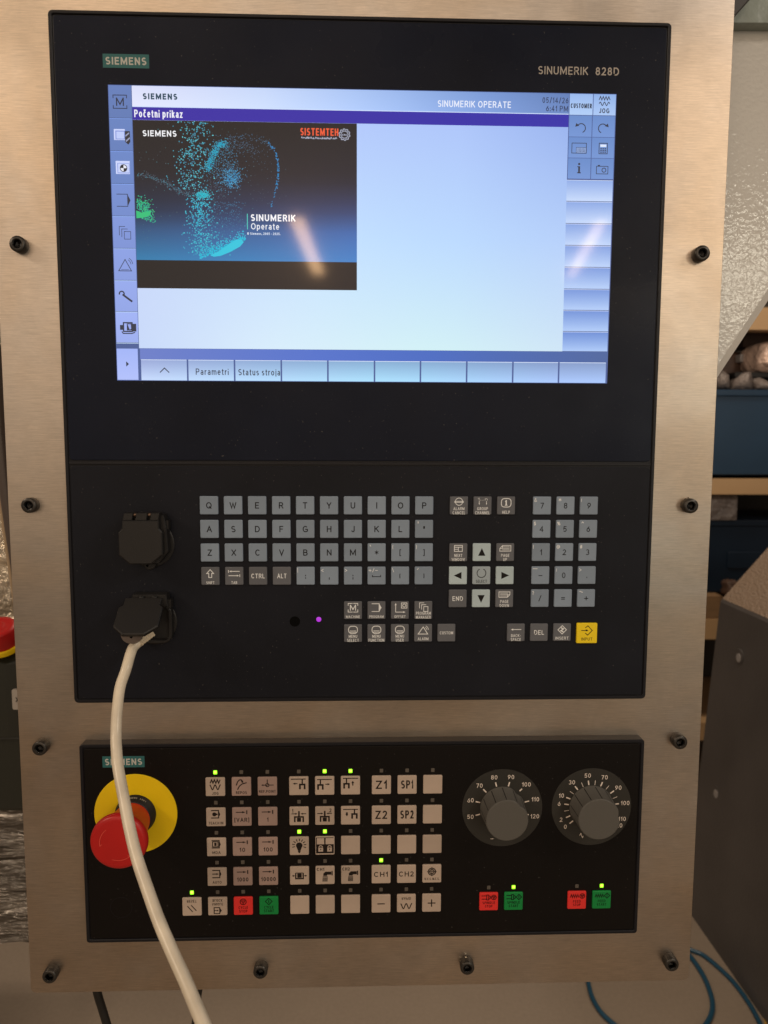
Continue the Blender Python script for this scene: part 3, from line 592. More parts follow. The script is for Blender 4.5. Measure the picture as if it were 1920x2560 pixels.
for _ in range(120): dot(U(60, 900), U(20, 900), U(.14, .32), random.choice([(60, 120, 130), (80, 100, 110)]))
me_dots = db.obj('dot_cloud', 'screen', screen); me_dots['kind'] = 'stuff'
p = Pr(.13, (34, 196, 222)); p.poly([(zx(x), zy(y, x)) for x, y in [(575, 962), (640, 930), (700, 890), (760, 852), (805, 850), (818, 868), (790, 900), (720, 938), (650, 966), (600, 972)]])
p.obj('bright_patch', 'screen', screen)
p = Pr(.13, (40, 190, 120)); p.poly([(zx(x), zy(y, x)) for x, y in [(52, 640), (90, 655), (130, 650), (160, 640), (150, 675), (110, 690), (53, 695)]])
p.obj('bright_patch', 'screen', screen)

Z2 = .15
Pr(Z2, (24, 66, 88)).text('SIEMENS', 70.3, -61.9, 4.5, 26.6, 'l', bold=.028).obj('screen_lettering', 'screen', screen)
Pr(Z2, (240, 240, 250)).text('Početni prikaz', 63.4, -74.7, 5.6, 37.2, 'l', bold=.006).obj('screen_lettering', 'screen', screen)
Pr(Z2, (235, 240, 255)).text('SINUMERIK OPERATE', 299.5, -63.4, 4.9, 57.8, 'l').obj('screen_lettering', 'screen', screen)
Pr(Z2, (44, 58, 92)).text('05/14/26', 402.8, -59.4, 4.3, 20.6, 'r').text('6:41 PM', 402.8, -65.6, 4.3, 17.6, 'r').obj('screen_lettering', 'screen', screen)
Pr(Z2, (40, 52, 74)).text('CUSTOMER', 413.2, -63.2, 3.6, 16.8, bold=.015).obj('screen_lettering', 'screen', screen)
Pr(Z2, (245, 245, 248)).text('SIEMENS', 69.4, -89.3, 4.5, 26.2, 'l', bold=.014).obj('splash_lettering', 'screen', screen)
Pr(Z2, (238, 88, 52)).text('SISTEMTEH', 191.8, -86.2, 5.6, 29.8, 'l', bold=.01).obj('splash_lettering', 'screen', screen)
p = Pr(Z2, (190, 196, 220))
x = 192.6
while x < 220.6:
    w = U(.7, 1.9); p.line([(x, -91.4 + U(-.4, .4)), (x + w * .5, -90.4 + U(-.4, .4)), (x + w, -91.4 + U(-.4, .4))], .42); x += w + U(.1, .6)
gx, gy = 226.4, -87.9; pts = []
for k in range(40):
    a = 2 * math.pi * k / 40; r = 4.4 if (k // 2) % 2 else 3.6; pts.append((gx + r * math.cos(a), gy + r * math.sin(a)))
p.line(pts, .45, True); p.circ(gx, gy, 2.7, .4); p.text('cnc', gx, gy, 1.6, 3.6, bold=.02)
p.obj('splash_emblem', 'screen', screen)
p = Pr(Z2, (70, 205, 190)); p.rect(149.3, -148.9, 149.9, -160.8); p.obj('splash_rule', 'screen', screen)
Pr(Z2, (245, 245, 250)).text('SINUMERIK', 152.3, -151.8, 5.2, 35.2, 'l', bold=.014).obj('splash_lettering', 'screen', screen)
Pr(Z2, (232, 236, 245)).text('Operate', 152.4, -158.4, 4.8, 22.2, 'l').obj('splash_lettering', 'screen', screen)
Pr(Z2, (210, 222, 240)).text('© Siemens, 2005 - 2025.', 149.3, -164.0, 1.9, 26.2, 'l', bold=.015).obj('splash_lettering', 'screen', screen)
DK = (44, 52, 70)
Pr(Z2, DK).text('Parametri', 119.7, -272.1, 5.0, 26.2, bold=-.002).obj('screen_lettering', 'screen', screen)
Pr(Z2, DK).text('Status stroja', 157.4, -272.3, 5.0, 33.6, bold=-.002).obj('screen_lettering', 'screen', screen)
Pr(Z2, DK).line([(78.0, -273.0), (81.7, -269.4), (85.4, -273.0)], .75).obj('screen_icon', 'screen', screen)
Pr(Z2, DK).poly([(51.4, -264.3), (53.6, -266.4), (51.4, -268.5)]).obj('screen_icon', 'screen', screen)
# left icons
p = Pr(Z2, (34, 40, 56)); x, y = 52.7, -66.3
for sx in (-1, 1):
    for sy in (-1, 1): p.line([(x + sx * 5.2, y + sy * 2.6), (x + sx * 5.2, y + sy * 4.9), (x + sx * (0 if sx > 0 else 0), y + sy * 4.9)], .6)
p.text('M', x, y, 6.2, 6.0); p.obj('screen_icon', 'screen', screen)
p = Pr(Z2, (205, 215, 255)); x, y = 51.6, -90.6; p.rect(x - 4.3, y + 4.1, x + 4.2, y - 4.1); p.col = (120, 140, 214); p.up(); p.rect(x - 3.1, y + 2.9, x + 4.2, y - 3.6); p.col = (190, 204, 250); p.up(); p.rect(x - 2.4, y + 2.2, x + 3.6, y - 3.1)
p.col = (42, 42, 50); p.up()
p.poly([(55.8, -88.0), (59.6, -88.0), (59.8, -96.0), (58.2, -98.0), (55.8, -96)])
p.col = (150, 156, 190); p.up(); p.poly([(56.0, -91.2), (58.8, -88.9), (59.2, -89.8), (56.4, -92.2)]); p.poly([(56.2, -95.2), (59.4, -92.4), (59.5, -93.6), (56.6, -96.2)])
p.obj('screen_icon', 'screen', screen)
p = Pr(Z2, (206, 216, 255)); x, y = 53.4, -115.2; p.rect(x - 5.4, y + 4.9, x + 5.4, y - 4.9); p.col = (140, 160, 226); p.up(); p.rect(x - 4.2, y + 3.4, x + 5.2, y - 4.4); p.col = (200, 212, 252); p.up(); p.rect(x - 3.6, y + 2.9, x + 4.8, y - 3.8)
p.col = (28, 30, 40); p.up(); p.circ(x + .6, y - .5, 2.9)
p.col = (235, 238, 250); p.up()
for a in (0, 180): p.poly([(x + .6, y - .5)] + [(x + .6 + 2.3 * math.cos(math.radians(a + k * 10)), y - .5 + 2.3 * math.sin(math.radians(a + k * 10))) for k in range(10)])
p.obj('screen_icon', 'screen', screen)
def ic(): return Pr(Z2, (42, 48, 66))
p = ic(); x, y = 53.0, -139.9; p.line([(x - 5.2, y + 4.6), (x + 3.4, y + 4.6), (x + 3.4, y - 4.6), (x - 5.2, y - 4.6)], .5); p.poly([(x + 3.2, y + 4.8), (x + 5.6, y), (x + 3.2, y - 4.8)]); p.obj('screen_icon', 'screen', screen)
p = ic(); x, y = 53.4, -164.6
for k in range(3): p.line([(x - 4.2 + k * 1.9 + (4.6 if k < 2 else 5), y + 4.8 - k * 1.9), (x - 4.2 + k * 1.9, y + 4.8 - k * 1.9), (x - 4.2 + k * 1.9, y - 2.0 - k * 1.2)], .42)
p.box(x - .4, y - 4.8, x + 4.6, y + 1.0, .42); p.obj('screen_icon', 'screen', screen)
p = ic(); x, y = 52.8, -189.6; p.line([(x - 5, y - 4.2), (x + .2, y + 4.6), (x + 5, y - 4.2)], .55, True); p.line([(x - 3, y - 3.2), (x + 3.2, y - 3.2)], .3)
p.circ(x + .4, y + .6, 4.3, .4, 8, 5, 60); p.circ(x + .4, y + .6, 5.7, .4, 8, 5, 60); p.obj('screen_icon', 'screen', screen)
p = ic(); x, y = 52.8, -213.9; p.line([(x - 2.6, y + 1.9), (x + 4.9, y - 3.7)], 1.5); p.circ(x - 3.2, y + 2.4, 1.9, 1.0, 12, -30, 200); p.obj('screen_icon', 'screen', screen)
p = ic(); x, y = 53.8, -238.2; p.box(x - 3.6, y - 2.6, x + 3.2, y + 4.2, 1.0); p.rect(x - 6.4, y + 2.4, x - 4, y - 1.4); p.rect(x - 1, y + 3.6, x + 2.8, y - 1.8); p.rect(x + 3.4, y + 3.4, x + 6.4, y - 2.6)
p.line([(x - 5, y - 2.6), (x - 4, y - 4.2), (x + 3, y - 4.2), (x + 5.4, y - 3.2)], .8); p.col = (150, 168, 236); p.up(); p.poly([(x - .4, y + 3), (x + 1.2, y - 1.2), (x + 2.4, y - .6), (x + 2.2, y + 3)])
p.obj('screen_icon', 'screen', screen)
# right icons
p = ic(); x = 431.6
p.line([(x - 4.4 + k * 1.1, -57.2 + (1.3 if k % 2 else -1.3)) for k in range(9)], .6); p.line([(x - 4.2 + .42 * k, -61.4 + 1.3 * math.sin(k * .785)) for k in range(21)], .6)
p.text('JOG', x, -66.6, 3.7, 8.2, bold=.012); p.obj('screen_icon', 'screen', screen)
for sgn, xc in ((1, 413.0), (-1, 431.4)):
    p = ic(); y = -79.2; p.circ(xc + sgn * .6, y - .8, 3.4, .7, 14, -70 if sgn > 0 else 250, 150 if sgn > 0 else 30)
    p.poly([(xc - sgn * 4.2, y + .2), (xc - sgn * 3.4, y + 3.0), (xc - sgn * 1.0, y + 1.0)]); p.obj('screen_icon', 'screen', screen)
p = ic(); p.box(406.6, -99.0, 418.2, -91.4, .5); p.col = (150, 178, 232); p.up(); p.rect(410.2, -94.8, 418.0, -98.8); p.col = (42, 48, 66); p.up(); p.box(410.2, -98.8, 418.0, -94.8, .35)
for r in range(3):
    for c in range(6): p.rect(411.1 + c * 1.1, -95.5 - r * .95, 411.8 + c * 1.1, -96.1 - r * .95)
p.obj('screen_icon', 'screen', screen)
p = ic(); p.box(428.4, -99.2, 435.0, -91.2, .55); p.col = (225, 235, 255); p.up(); p.rect(429.3, -92.2, 434.1, -94.0); p.col = (42, 48, 66); p.up()
for r in range(3):
    for c in range(3): p.rect(429.4 + c * 1.7, -95.0 - r * 1.3, 430.6 + c * 1.7, -95.8 - r * 1.3)
p.obj('screen_icon', 'screen', screen)
p = ic(); x, y = 412.8, -110.6; p.circ(x, y + 3.3, .9, None, 10); p.poly([(x - 1.4, y + 1.6), (x + .8, y + 1.6), (x + .8, y - 3), (x + 1.5, y - 3), (x + 1.5, y - 3.8), (x - 1.5, y - 3.8), (x - 1.5, y - 3), (x - .7, y - 3), (x - .7, y + .9), (x - 1.4, y + .9)]); p.obj('screen_icon', 'screen', screen)
p = ic(); x, y = 431.4, -111.4; p.box(x - 4.6, y - 3.2, x + 4.6, y + 2.6, .5); p.circ(x + 1.4, y - .3, 1.6, .6, 14); p.rect(x - 3.6, y + 3.6, x - 1.8, y + 2.8); p.obj('screen_icon', 'screen', screen)

# ---------------- keyboard keys
Pr.LW = 1.25
def keymesh(name, w, h, d, mt, r=.9):
    b = B(); b.rbox(0, 0, w, h, -.2, d, r, .55, 4); return b.mesh(name, mt)
KM = {k: keymesh('key_cap', 15, 15, 1.5, k) for k in ('key_blue', 'key_dark', 'key_light', 'key_sel')}
KM['key_yellow'] = keymesh('key_cap', 17.6, 17.4, 1.8, 'key_yellow')
def key(x, y, kind, label, draw=None, ink='ink', parent=None, z=1.5):
    o = link('key', KM[kind], (x, y, 0), parent or op, label=label)
    if draw:
        p = Pr(z + .03); draw(p); p.obj('key_legend', ink, o, dx=x, dy=y, origin=(x, y, 0))
    return o
def dx(p, f): return f
QX, QY, PP, PR_ = 115.2, -379.9, 19.6, 19.52
def letter(s, big=True): return lambda p: p.text(s, 0, 0, 5.2, bold=.004, cond=1.0)
rows = ['QWERTYUIOP', 'ASDFGHJKL', 'ZXCVBNM']
for j, r in enumerate(rows):
    for i, ch in enumerate(r): key(QX + i * PP, QY - j * PR_, 'key_blue', 'blue-grey key lettered %s' % ch, letter(ch))
def dual(main, up, x, y, lab, px=None):
    o = key(x, y, 'key_blue', lab, (lambda p: p.text(main, 0, 0, 4.8, cond=1.0)) if isinstance(main, str) else main)
    if up:
        p = Pr(1.54)
        if up == '_': p.line([(-6.6, 5.6), (-2.6, 5.6)], .4)
        elif up == '`': p.line([(-5.6, 6.4), (-4.8, 5.0)], .45)
        elif up == "'": p.line([(-5.0, 6.4), (-5.0, 4.6)], .5)
        elif up == '´': p.line([(-5.4, 5.0), (-4.4, 6.2)], .45)
        elif up == '~': p.line([(-6.0 + .3 * k, 5.5 + .45 * math.sin(k * .6)) for k in range(11)], .4)
        elif up == '+/-': p.text('+/−', -6.6, 4.6, 3.2, 7.6, 'l')
        elif up == '^': p.line([(-5.8, 4.9), (-4.9, 6.0), (-4.0, 4.9)], .42)
        elif up == '*': 
            for a in (90, 210, 330, 30, 150, 270): p.line([(-4.8, 4.9), (-4.8 + 1.3 * math.cos(math.radians(a)), 4.9 + 1.3 * math.sin(math.radians(a)))], .35)
        else: p.text(up, -6.7, 4.6, 3.1, None, 'l', cond=1.0)
        p.obj('shift_legend', 'white_ink', o, dx=x, dy=y, origin=(x, y, 0))
    return o
def star(p):
    for a in range(30, 390, 60): p.line([(0, 0), (1.7 * math.cos(math.radians(a)), 1.7 * math.sin(math.radians(a)))], .45)
def space(p): p.line([(-3.4, .6), (-3.4, -.8), (3.4, -.8), (3.4, .6)], .5)
dual('"', "'", QX + 9 * PP, QY - PR_, 'blue-grey key with double and single quotes')
dual(star, '`', QX + 7 * PP, QY - 2 * PR_, 'blue-grey key with star and grave accent')
dual('[', '{', QX + 8 * PP, QY - 2 * PR_, 'blue-grey key with opening square bracket')
dual(']', '}', QX + 9 * PP, QY - 2 * PR_, 'blue-grey key with closing square bracket')
y3 = QY - 3 * PR_
dual(':', '|', QX + 4 * PP, y3, 'blue-grey key with colon'); dual(',', '<', QX + 5 * PP, y3, 'blue-grey key with comma')
dual(';', '>', QX + 6 * PP, y3, 'blue-grey key with semicolon'); dual(space, '+/-', QX + 7 * PP, y3, 'blue-grey space key with plus minus')
dual('(', '\\', QX + 8 * PP, y3, 'blue-grey key with opening round bracket'); dual(')', '´', QX + 9 * PP, y3, 'blue-grey key with closing round bracket')
NX = 389.5
for j, row in enumerate([[('7', '&'), ('8', '*'), ('9', '(')], [('4', '$'), ('5', '%'), ('6', '^')], [('1', '!'), ('2', '@'), ('3', '#')], [('−', '_'), ('0', ')'), ('.', '>')], [('/', '?'), ('=', None), ('+', '~')]]):
    for i, (m_, u_) in enumerate(row):
        dual(m_, u_, NX + i * PP, QY - j * PR_, 'blue-grey number pad key showing %s' % {'−': 'minus', '.': 'a dot', '/': 'slash', '=': 'equals', '+': 'plus'}.get(m_, m_))
def two(a, b=None, y0=-2.6, h=2.5, w=None): 
    def f(p):
        if b: p.text(a, 0, y0, h, w, cond=.78); p.text(b, 0, y0 - 3.4, h, w, cond=.78)
        else: p.text(a, 0, y0 - 2.9, h, w, cond=.80)
    return f
def K(x, y, lab, *fs, kind='key_dark', ink='white_ink'):
    return key(x, y, kind, lab, lambda p: [f(p) for f in fs], ink)
def i_shift(p): p.line([(-1.2, -1.2), (-1.2, 2.2), (-2.8, 2.2), (0, 5.4), (2.8, 2.2), (1.2, 2.2), (1.2, -1.2)], .5, True)
def i_tab(p): p.arrow(4.6, 3.9, -4.0, 3.9, .45, 1.8, 1.5); p.line([(-4.6, 5), (-4.6, 2.8)], .45); p.arrow(-4.6, .3, 4.0, .3, .45, 1.8, 1.5); p.line([(4.6, 1.4), (4.6, -.8)], .45)
K(QX, y3, 'dark grey shift key with hollow up arrow', i_shift, two('SHIFT', h=2.3)); K(QX + PP, y3, 'dark grey tab key with two arrows', i_tab, two('TAB', h=2.3))
K(QX + 2 * PP, y3, 'dark grey ctrl key', lambda p: p.text('CTRL', 0, 0, 3.9, 11.0)); K(QX + 3 * PP, y3, 'dark grey alt key', lambda p: p.text('ALT', 0, 0, 3.9, 7.6))
AX = 320.3
def i_cancel(p): p.circ(0, 3.2, 3.0, .42); p.line([(-4, 3.5), (4, 3.5)], .4); p.line([(-4, 2.6), (4, 2.6)], .4)
def i_group(p): p.text('1...n', 0, 5.3, 2.2, 8); p.arrow(-2.8, 3.8, -2.8, .6, .35, 1.2, 1.1); p.arrow(3.2, 3.8, 3.2, .6, .35, 1.2, 1.1)
def i_help(p):
    p.line([(x, y + 2.3) for x, y in rrect(8.0, 7.0, 2.4, 4)], .5, True); p.text('i', 0, 2.4, 4.4, 1.3, bold=.03); p.line([(-1.1, .3), (1.1, .3)], .5); p.line([(-1.0, 3.4), (.2, 3.4)], .45)
K(AX, QY, 'dark grey alarm cancel key', i_cancel, two('ALARM', 'CANCEL')); K(AX + PP, QY, 'dark grey group channel key', i_group, two('GROUP', 'CHANNEL')); K(AX + 2 * PP, QY, 'dark grey help key with i symbol', i_help, two('HELP'))
yA, yB, yC = QY - 2 * PR_, QY - 3 * PR_, QY - 4 * PR_
def i_win(p): p.box(-3.3, .8, 3.3, 5.8, .45); p.line([(-3.3, 4.3), (3.3, 4.3)], .45); p.line([(0, 4.3), (0, .8)], .4); p.line([(-3.3, 2.6), (0, 2.6)], .4)
def i_page(up):
    def f(p):
        p.line([(-4.6, 1), (4.6, 1), (4.6, 5.6), (-2.4, 5.6), (-4.6, 3.2)] if up else [(-4.6, 5.6), (4.6, 5.6), (4.6, 3.2), (2.6, 1), (-4.6, 1)], .42, True)
        for k in range(3): p.line([(-2.6 if up else -3.6, 4.5 - k * 1.2), (3.6 if up else 3.0, 4.5 - k * 1.2)], .32)
        if not up: p.line([(4.6, 3.2), (2.6, 3.0), (2.6, 1)], .35)
        else: p.line([(-4.6, 3.2), (-2.6, 3.2), (-2.4, 5.6)], .35)
    return f
K(AX, yA, 'dark grey next window key', i_win, two('NEXT', 'WINDOW')); K(AX + 2 * PP, yA, 'dark grey page up key', i_page(True), two('PAGE', 'UP')); K(AX + 2 * PP, yC, 'dark grey page down key', i_page(False), two('PAGE', 'DOWN'))
K(AX, yC, 'dark grey end key', lambda p: p.text('END', 0, 0, 3.9, 8.8))
def tri(a):
    def f(p): p.poly([(3.6 * math.cos(math.radians(a)), 3.6 * math.sin(math.radians(a))), *[(-2.9 * math.cos(math.radians(a)) + s * 3.0 * math.sin(math.radians(a)), -2.9 * math.sin(math.radians(a)) - s * 3.0 * math.cos(math.radians(a))) for s in (1, -1)]])
    return f
K(AX + PP, yA, 'light grey key with black up arrow', tri(90), kind='key_light', ink='ink'); K(AX, yB, 'light grey key with black left arrow', tri(180), kind='key_light', ink='ink')
K(AX + 2 * PP, yB, 'light grey key with black right arrow', tri(0), kind='key_light', ink='ink'); K(AX + PP, yC, 'light grey key with black down arrow', tri(270), kind='key_light', ink='ink')
K(AX + PP, yB, 'light grey select key with open circle', lambda p: p.circ(0, 2.0, 3.7, .5, 22, 115, 425), lambda p: p.text('SELECT', 0, -4.9, 2.6, 9.2), kind='key_sel', ink='ink')
y5, y6 = -467.7, -487.2
def i_mach(p):
    for sx in (-1, 1): p.line([(sx * 4.0, .8), (sx * 4.0, -1.4), (sx * .3, -1.4)], .45); p.line([(sx * 4.0, 4), (sx * 4.0, 5.9), (sx * .3, 5.9)], .45)
    p.text('M', 0, 2.3, 5, 5)
def i_prog(p): p.line([(-4, 5.6), (2.2, 5.6), (2.2, -1), (-4, -1)], .45); p.poly([(2.2, 5.8), (4.2, 2.3), (2.2, -1.2)])
def i_off(p): p.arrow(-3.6, -1.6, -3.6, 6.2, .45, 1.9, 1.6); p.arrow(-3.8, -1.6, 4.6, -1.6, .45, 1.9, 1.6); p.box(1.2, 1.8, 5.8, 6.2, .42); p.circ(3.5, 4, 1.3, .42, 12)
def i_pm(p):
    for k in range(2): p.line([(-3.2 + k * 1.7 + 3.8, 6.2 - k * 1.6), (-3.2 + k * 1.7, 6.2 - k * 1.6), (-3.2 + k * 1.7, 1.6 - k * 1.0)], .4)
    p.box(.3, -1.1, 3.8, 3.0, .4)
def i_menu(p): p.line([(x, y + 2.9) for x, y in rrect(7.4, 6.2, 2.6, 4)], .5, True); p.line([(-2.6, 2.0), (2.6, 2.0)], .4); p.line([(-2.6, .9), (2.6, .9)], .4)
def i_alarm(p): p.line([(-4.2, -.9), (0, 5.2), (3.8, -.9)], .5, True); p.circ(.2, 2.4, 2.9, .35, 6, 5, 60); p.circ(.2, 2.4, 4.2, .35, 6, 5, 60)
KX = QX + 6 * PP
K(KX, y5, 'dark grey machine key with bracketed M', i_mach, two('MACHINE', h=2.2, y0=-2.5, w=11.6)); K(KX + PP, y5, 'dark grey program key', i_prog, two('PROGRAM', h=2.2, y0=-2.5, w=11.8))
K(KX + 2 * PP, y5, 'dark grey offset key', i_off, two('OFFSET', h=2.2, y0=-2.5, w=9.4)); K(KX + 3 * PP, y5, 'dark grey program manager key', i_pm, two('PROGRAM', 'MANAGER', w=12.4))
K(KX, y6, 'dark grey menu select key', i_menu, two('MENU', 'SELECT')); K(KX + PP, y6, 'dark grey menu function key', i_menu, two('MENU', 'FUNCTION')); K(KX + 2 * PP, y6, 'dark grey menu user key', i_menu, two('MENU', 'USER'))
K(KX + 3 * PP, y6, 'dark grey alarm key with triangle', i_alarm, two('ALARM', h=2.4, y0=-2.1)); K(KX + 4 * PP, y6, 'dark grey custom key', lambda p: p.text('CUSTOM', 0, 0, 2.6, 11.2))
BX = 369.9
K(BX, y6, 'dark grey backspace key with left arrow', lambda p: p.arrow(4.4, 2.6, -4.4, 2.6, .45, 2, 1.8), two('BACK-', 'SPACE')); K(BX + PP, y6, 'dark grey del key', lambda p: p.text('DEL', 0, 0, 3.9, 8.4))
def i_ins(p): p.line([(0, 5.8), (3.6, 2.2), (0, -1.4), (-3.6, 2.2)], .5, True); p.line([(-1, 4), (1, 3), (-1, 1.4), (1, .4)], .8)
K(BX + 2 * PP, y6, 'dark grey insert key', i_ins, two('INSERT', h=2.5, y0=-2.1, w=11.2))
def i_inp(p): p.line([(-1.6, 4.6), (.6, 6.4), (4.4, 2.4), (.6, -1.6), (-1.6, .2)], .5); p.arrow(-5, 2.4, 1.2, 2.4, .5, 2.2, 2.0); p.text('INPUT', 0, -5.0, 2.6, 9.4)
key(430.2, -488.0, 'key_yellow', 'yellow input key, larger than its neighbours', i_inp, 'ink', z=1.8)
# sensor window and lamp below the letter keys
b = B(); b.lathe(184.3, -477.3, [(4.4, 0), (4.3, .08)], 28, smooth=False); b.obj('sensor_window', 'void', op)
b = B(); b.lathe(204.2, -475.6, [(2.1, 0), (1.9, .25), (1.0, .5)], 24); b.obj('status_lamp', 'ir_lamp', op)

# ---------------- interface port covers
def lidshape(): return [(-13.9, 0), (14.9, 0), (14.9, -6.6), (17.3, -9.3), (17.3, -27.5), (8.0, -35.2), (-8.9, -35.2), (-17.2, -27.8), (-17.2, -9.6), (-14.2, -7.2)]
def port(cx, top, ang, lab, x_off=0):
    hs = B(); hs.lathe(cx + 3, top - 21, [(19.5, 0), (19.5, 1.2), (18.6, 1.8)], 40, smooth=False)
    house = hs.obj('port_flange', 'black', op, origin=(cx, top, 0), label=lab + ' flange')
    hb = B(); hb.prism([(cx - 13 + 3, top + 4), (cx + 15 + 2, top + 4), (cx + 19, top - 6), (cx + 20, top - 26), (cx + 12, top - 36), (cx - 6, top - 36), (cx - 14, top - 28), (cx - 14, top - 8)], 1.5, 12, .8)
    if ang:
        hb = B(); hb.prism([(cx - 13 + 3, top + 4), (cx + 15 + 2, top + 4), (cx + 18, top - 6), (cx - 13, top - 6)], 1.5, 12, .8)
        hb.ringframe((cx - 12, cx + 20, top - 38, top - 5), (cx - 9, cx + 17, top - 35, top - 8), 1, 8, .6, 8)
    hb.obj('port_housing', 'black', op, origin=(cx, top, 0), fix=True)
    z0 = 15.0; ca, sa = math.cos(math.radians(ang)), math.sin(math.radians(ang))
    def T(x, y, z): yy = y; return (cx + x, top + yy * ca + z * sa, z0 - yy * sa + z * ca)
    L = lidshape(); lid = B()
    mx = sum(p[0] for p in L) / len(L); my = sum(p[1] for p in L) / len(L)
    ins = [(mx + (p[0] - mx) * .955, my + (p[1] - my) * .955) for p in L]
    lid.rings([[T(*p, 0) for p in L], [T(*p, 2.6) for p in L], [T(*p, 3.3) for p in ins]])
    cover = lid.obj('port_cover', 'black', op, origin=(cx, top, 12), fix=True, label=lab)
    if not ang:
        for x0, x1 in ((-13.8, -6.4), (-4.0, 5.0), (7.6, 14.4)):
            k = B(); k.prism([(cx + x0 + 1.2, top + 5.8), (cx + x1 + 1.0, top + 5.8), (cx + x1, top + .05), (cx + x0, top + .05)], 8, 17.2, .5); k.obj('hinge_lug', 'black', cover, fix=True)
        for x0 in (-5.6, 5.7):
            k = B(); k.tube([(cx + x0 - 1.4, top + 4.2, 14), (cx + x0 + 2.6, top + 4.2, 14)], 1.5, 12, 2); k.obj('hinge_pin', 'pin', cover)
    else:
        for x0 in (-4.5, 6.0):
            k = B(); k.tube([(cx + x0, top + 1.6, 13), (cx + x0 + 4, top + 1.6, 13)], 1.4, 12, 2); k.obj('hinge_pin', 'black', cover)
    # small latch ear at the right and the lug with its hole below
    k = B(); k.box(cx + 16, cx + 20, top - 8, top - 1, 1.6, 9); k.obj('latch_ear', 'black', cover)
    if not ang:
        k = B(); k.lathe(cx + 3.0, top - 37.0, [(5, 1), (5, 4.6), (4.4, 5)], 24, smooth=False); lug = k.obj('port_lug', 'black', cover)
        k = B(); k.lathe(cx + 1.0, top - 38.6, [(1.1, 5.02), (1.0, 5.06)], 14); k.obj('lug_hole', 'void', cover)
    return cover
port(64.0, -390.6, 0, 'closed black port cover')
pc = port(64.6, -455.4, 50, 'raised black port cover over the cable plug')
k = B(); tp = [(-8.6, 0)] + [(8.6 * math.cos(math.radians(180 + a)), 7.4 * math.sin(math.radians(180 + a))) for a in range(0, 181, 15)]
k.prism([(58.8 + x, -480.0 + y) for x, y in tp[1:]], 27.5, 30, .3); k.obj('cover_tongue', 'tongue', pc, fix=True)
k = B(); k.lathe(58.4, -481.6, [(1.2, 30.03), (1.15, 30.07)], 14); k.obj('tongue_hole', 'void', pc)
k = B(); k.prism([(49.6 + i, -478.6) for i in (0, 18.2)] + [(67.4, -480.2), (50.2, -480.2)], 24, 31, 0); k.obj('tongue_root', 'black', pc, fix=True)

# ================================================================== NETWORK CABLE
cab = thing('network_cable', (62, -489, 30), 'beige network cable hanging from the lower port across the red stop button', 'cable')
CP = [(352, 1602, 17), (341, 1610, 19), (331, 1622, 23), (323, 1645, 31), (315, 1674, 38), (301, 1715, 43), (295, 1755, 48), (291, 1800, 54), (290, 1840, 60), (291, 1870, 66), (295, 1916, 74), (309, 1993, 90), (324, 2070, 106), (343, 2147, 122), (369, 2224, 138), (397, 2302, 154), (430, 2379, 170), (465, 2456, 186), (497, 2533, 202), (530, 2610, 218), (560, 2680, 232)]
b = B(); b.tube([at(*p) for p in CP], 4.05, 20, 5)
b.obj('cable_sheath', 'cable', cab)
b = B()
d0 = Vector(at(383, 1582, 12)); d1 = Vector(at(348, 1605, 19)); dd = (d1 - d0).normalized(); sx = dd.cross(Vector((0, 0, 1))).normalized(); sy = sx.cross(dd)
rs = []
n = 13
for i in range(n):
    t = i / (n - 1); w = (2.6 + 1.0 * t) * (1.0 if i % 2 else .86); c = d0 + (d1 - d0) * t
    rs.append([tuple(c + sx * w * a + sy * w * .9 * e) for a, e in ((-1, -1), (1, -1), (1, 1), (-1, 1))])
b.rings(rs); b.obj('cable_plug', 'plug', cab, fix=True)

# ================================================================== MACHINE CONTROL PANEL
mp = thing('machine_control_panel', (243, -760, -10.5), 'black machine control panel with two dials and beige keys', 'control panel')
b = B(); b.rings([[(243.1 + x, -671.1 + y, z) for x, y in rrect(481.2, 177.6, 2.5, 4)] for z in (-10.45, -1.0)], cap0=False); b.obj('panel_body', 'bezel', mp)
b = B(); b.ringframe((2.5, 483.7, -759.9, -582.3), (5.3, 480.9, -757.1, -585.1), -1.2, .35, .5, 2.5); b.obj('frame_rim', 'bezel', mp)
b = B(); b.rbox(243.1, -671.1, 474.2, 170.6, -1.1, 0, 2.5, .5); b.obj('panel_front', 'mcpfront', mp)
b = B(); b.rbox(39.0, -597.5, 35.2, 9.8, 0, .10, .3, .04); badge = b.obj('brand_badge', 'petrol', mp, origin=(39, -597.5, 0))
Pr(.13).text('SIEMENS', 39.0, -597.5, 5.6, 31.0, bold=.015).obj('badge_lettering', 'badge_ink', badge)
b = B(); Pr(.03).circ(33.0, -727.9, 9.2, .22, 48).obj('blanking_mark', 'bezel', mp)
Pr.LW = 1.5
for k in ('mk_beige', 'mk_rose', 'mk_red', 'mk_green'): KM[k] = keymesh('key_cap', 16.4, 16.4, 1.3, k, 1.0)
b = B(); b.rbox(0, 0, 3.0, 3.2, -.1, .35, .4, .12, 2); LOFF = b.mesh('lamp_lens', 'led_off')
b = B(); b.rbox(0, 0, 3.2, 3.4, -.1, .35, .5, .12, 2); b.rbox(0, .3, 2.3, 2.2, .2, .42, .6, .1, 2)
nf = len(b.f); LON = b.mesh('lamp_lens', ['led_on', 'led_core'], mi=[0] * (nf // 2) + [1] * (nf - nf // 2))
M1, M2, M3x, PM, PV, MY = 115.8, 186.5, 257.0, 22.02, 26.9, -620.0
def mk(x, y, lab, draw=None, kind='mk_beige', ink='ink_soft', lit=False, lamp=True):
    o = key(x, y, kind, lab, draw, ink, parent=mp, z=1.3)
    if lamp:
        l = link('indicator_lamp', LON if lit else LOFF, (x, y + 12.4, 0), mp, label='small square lamp, ' + ('lit green' if lit else 'unlit'))
    return o
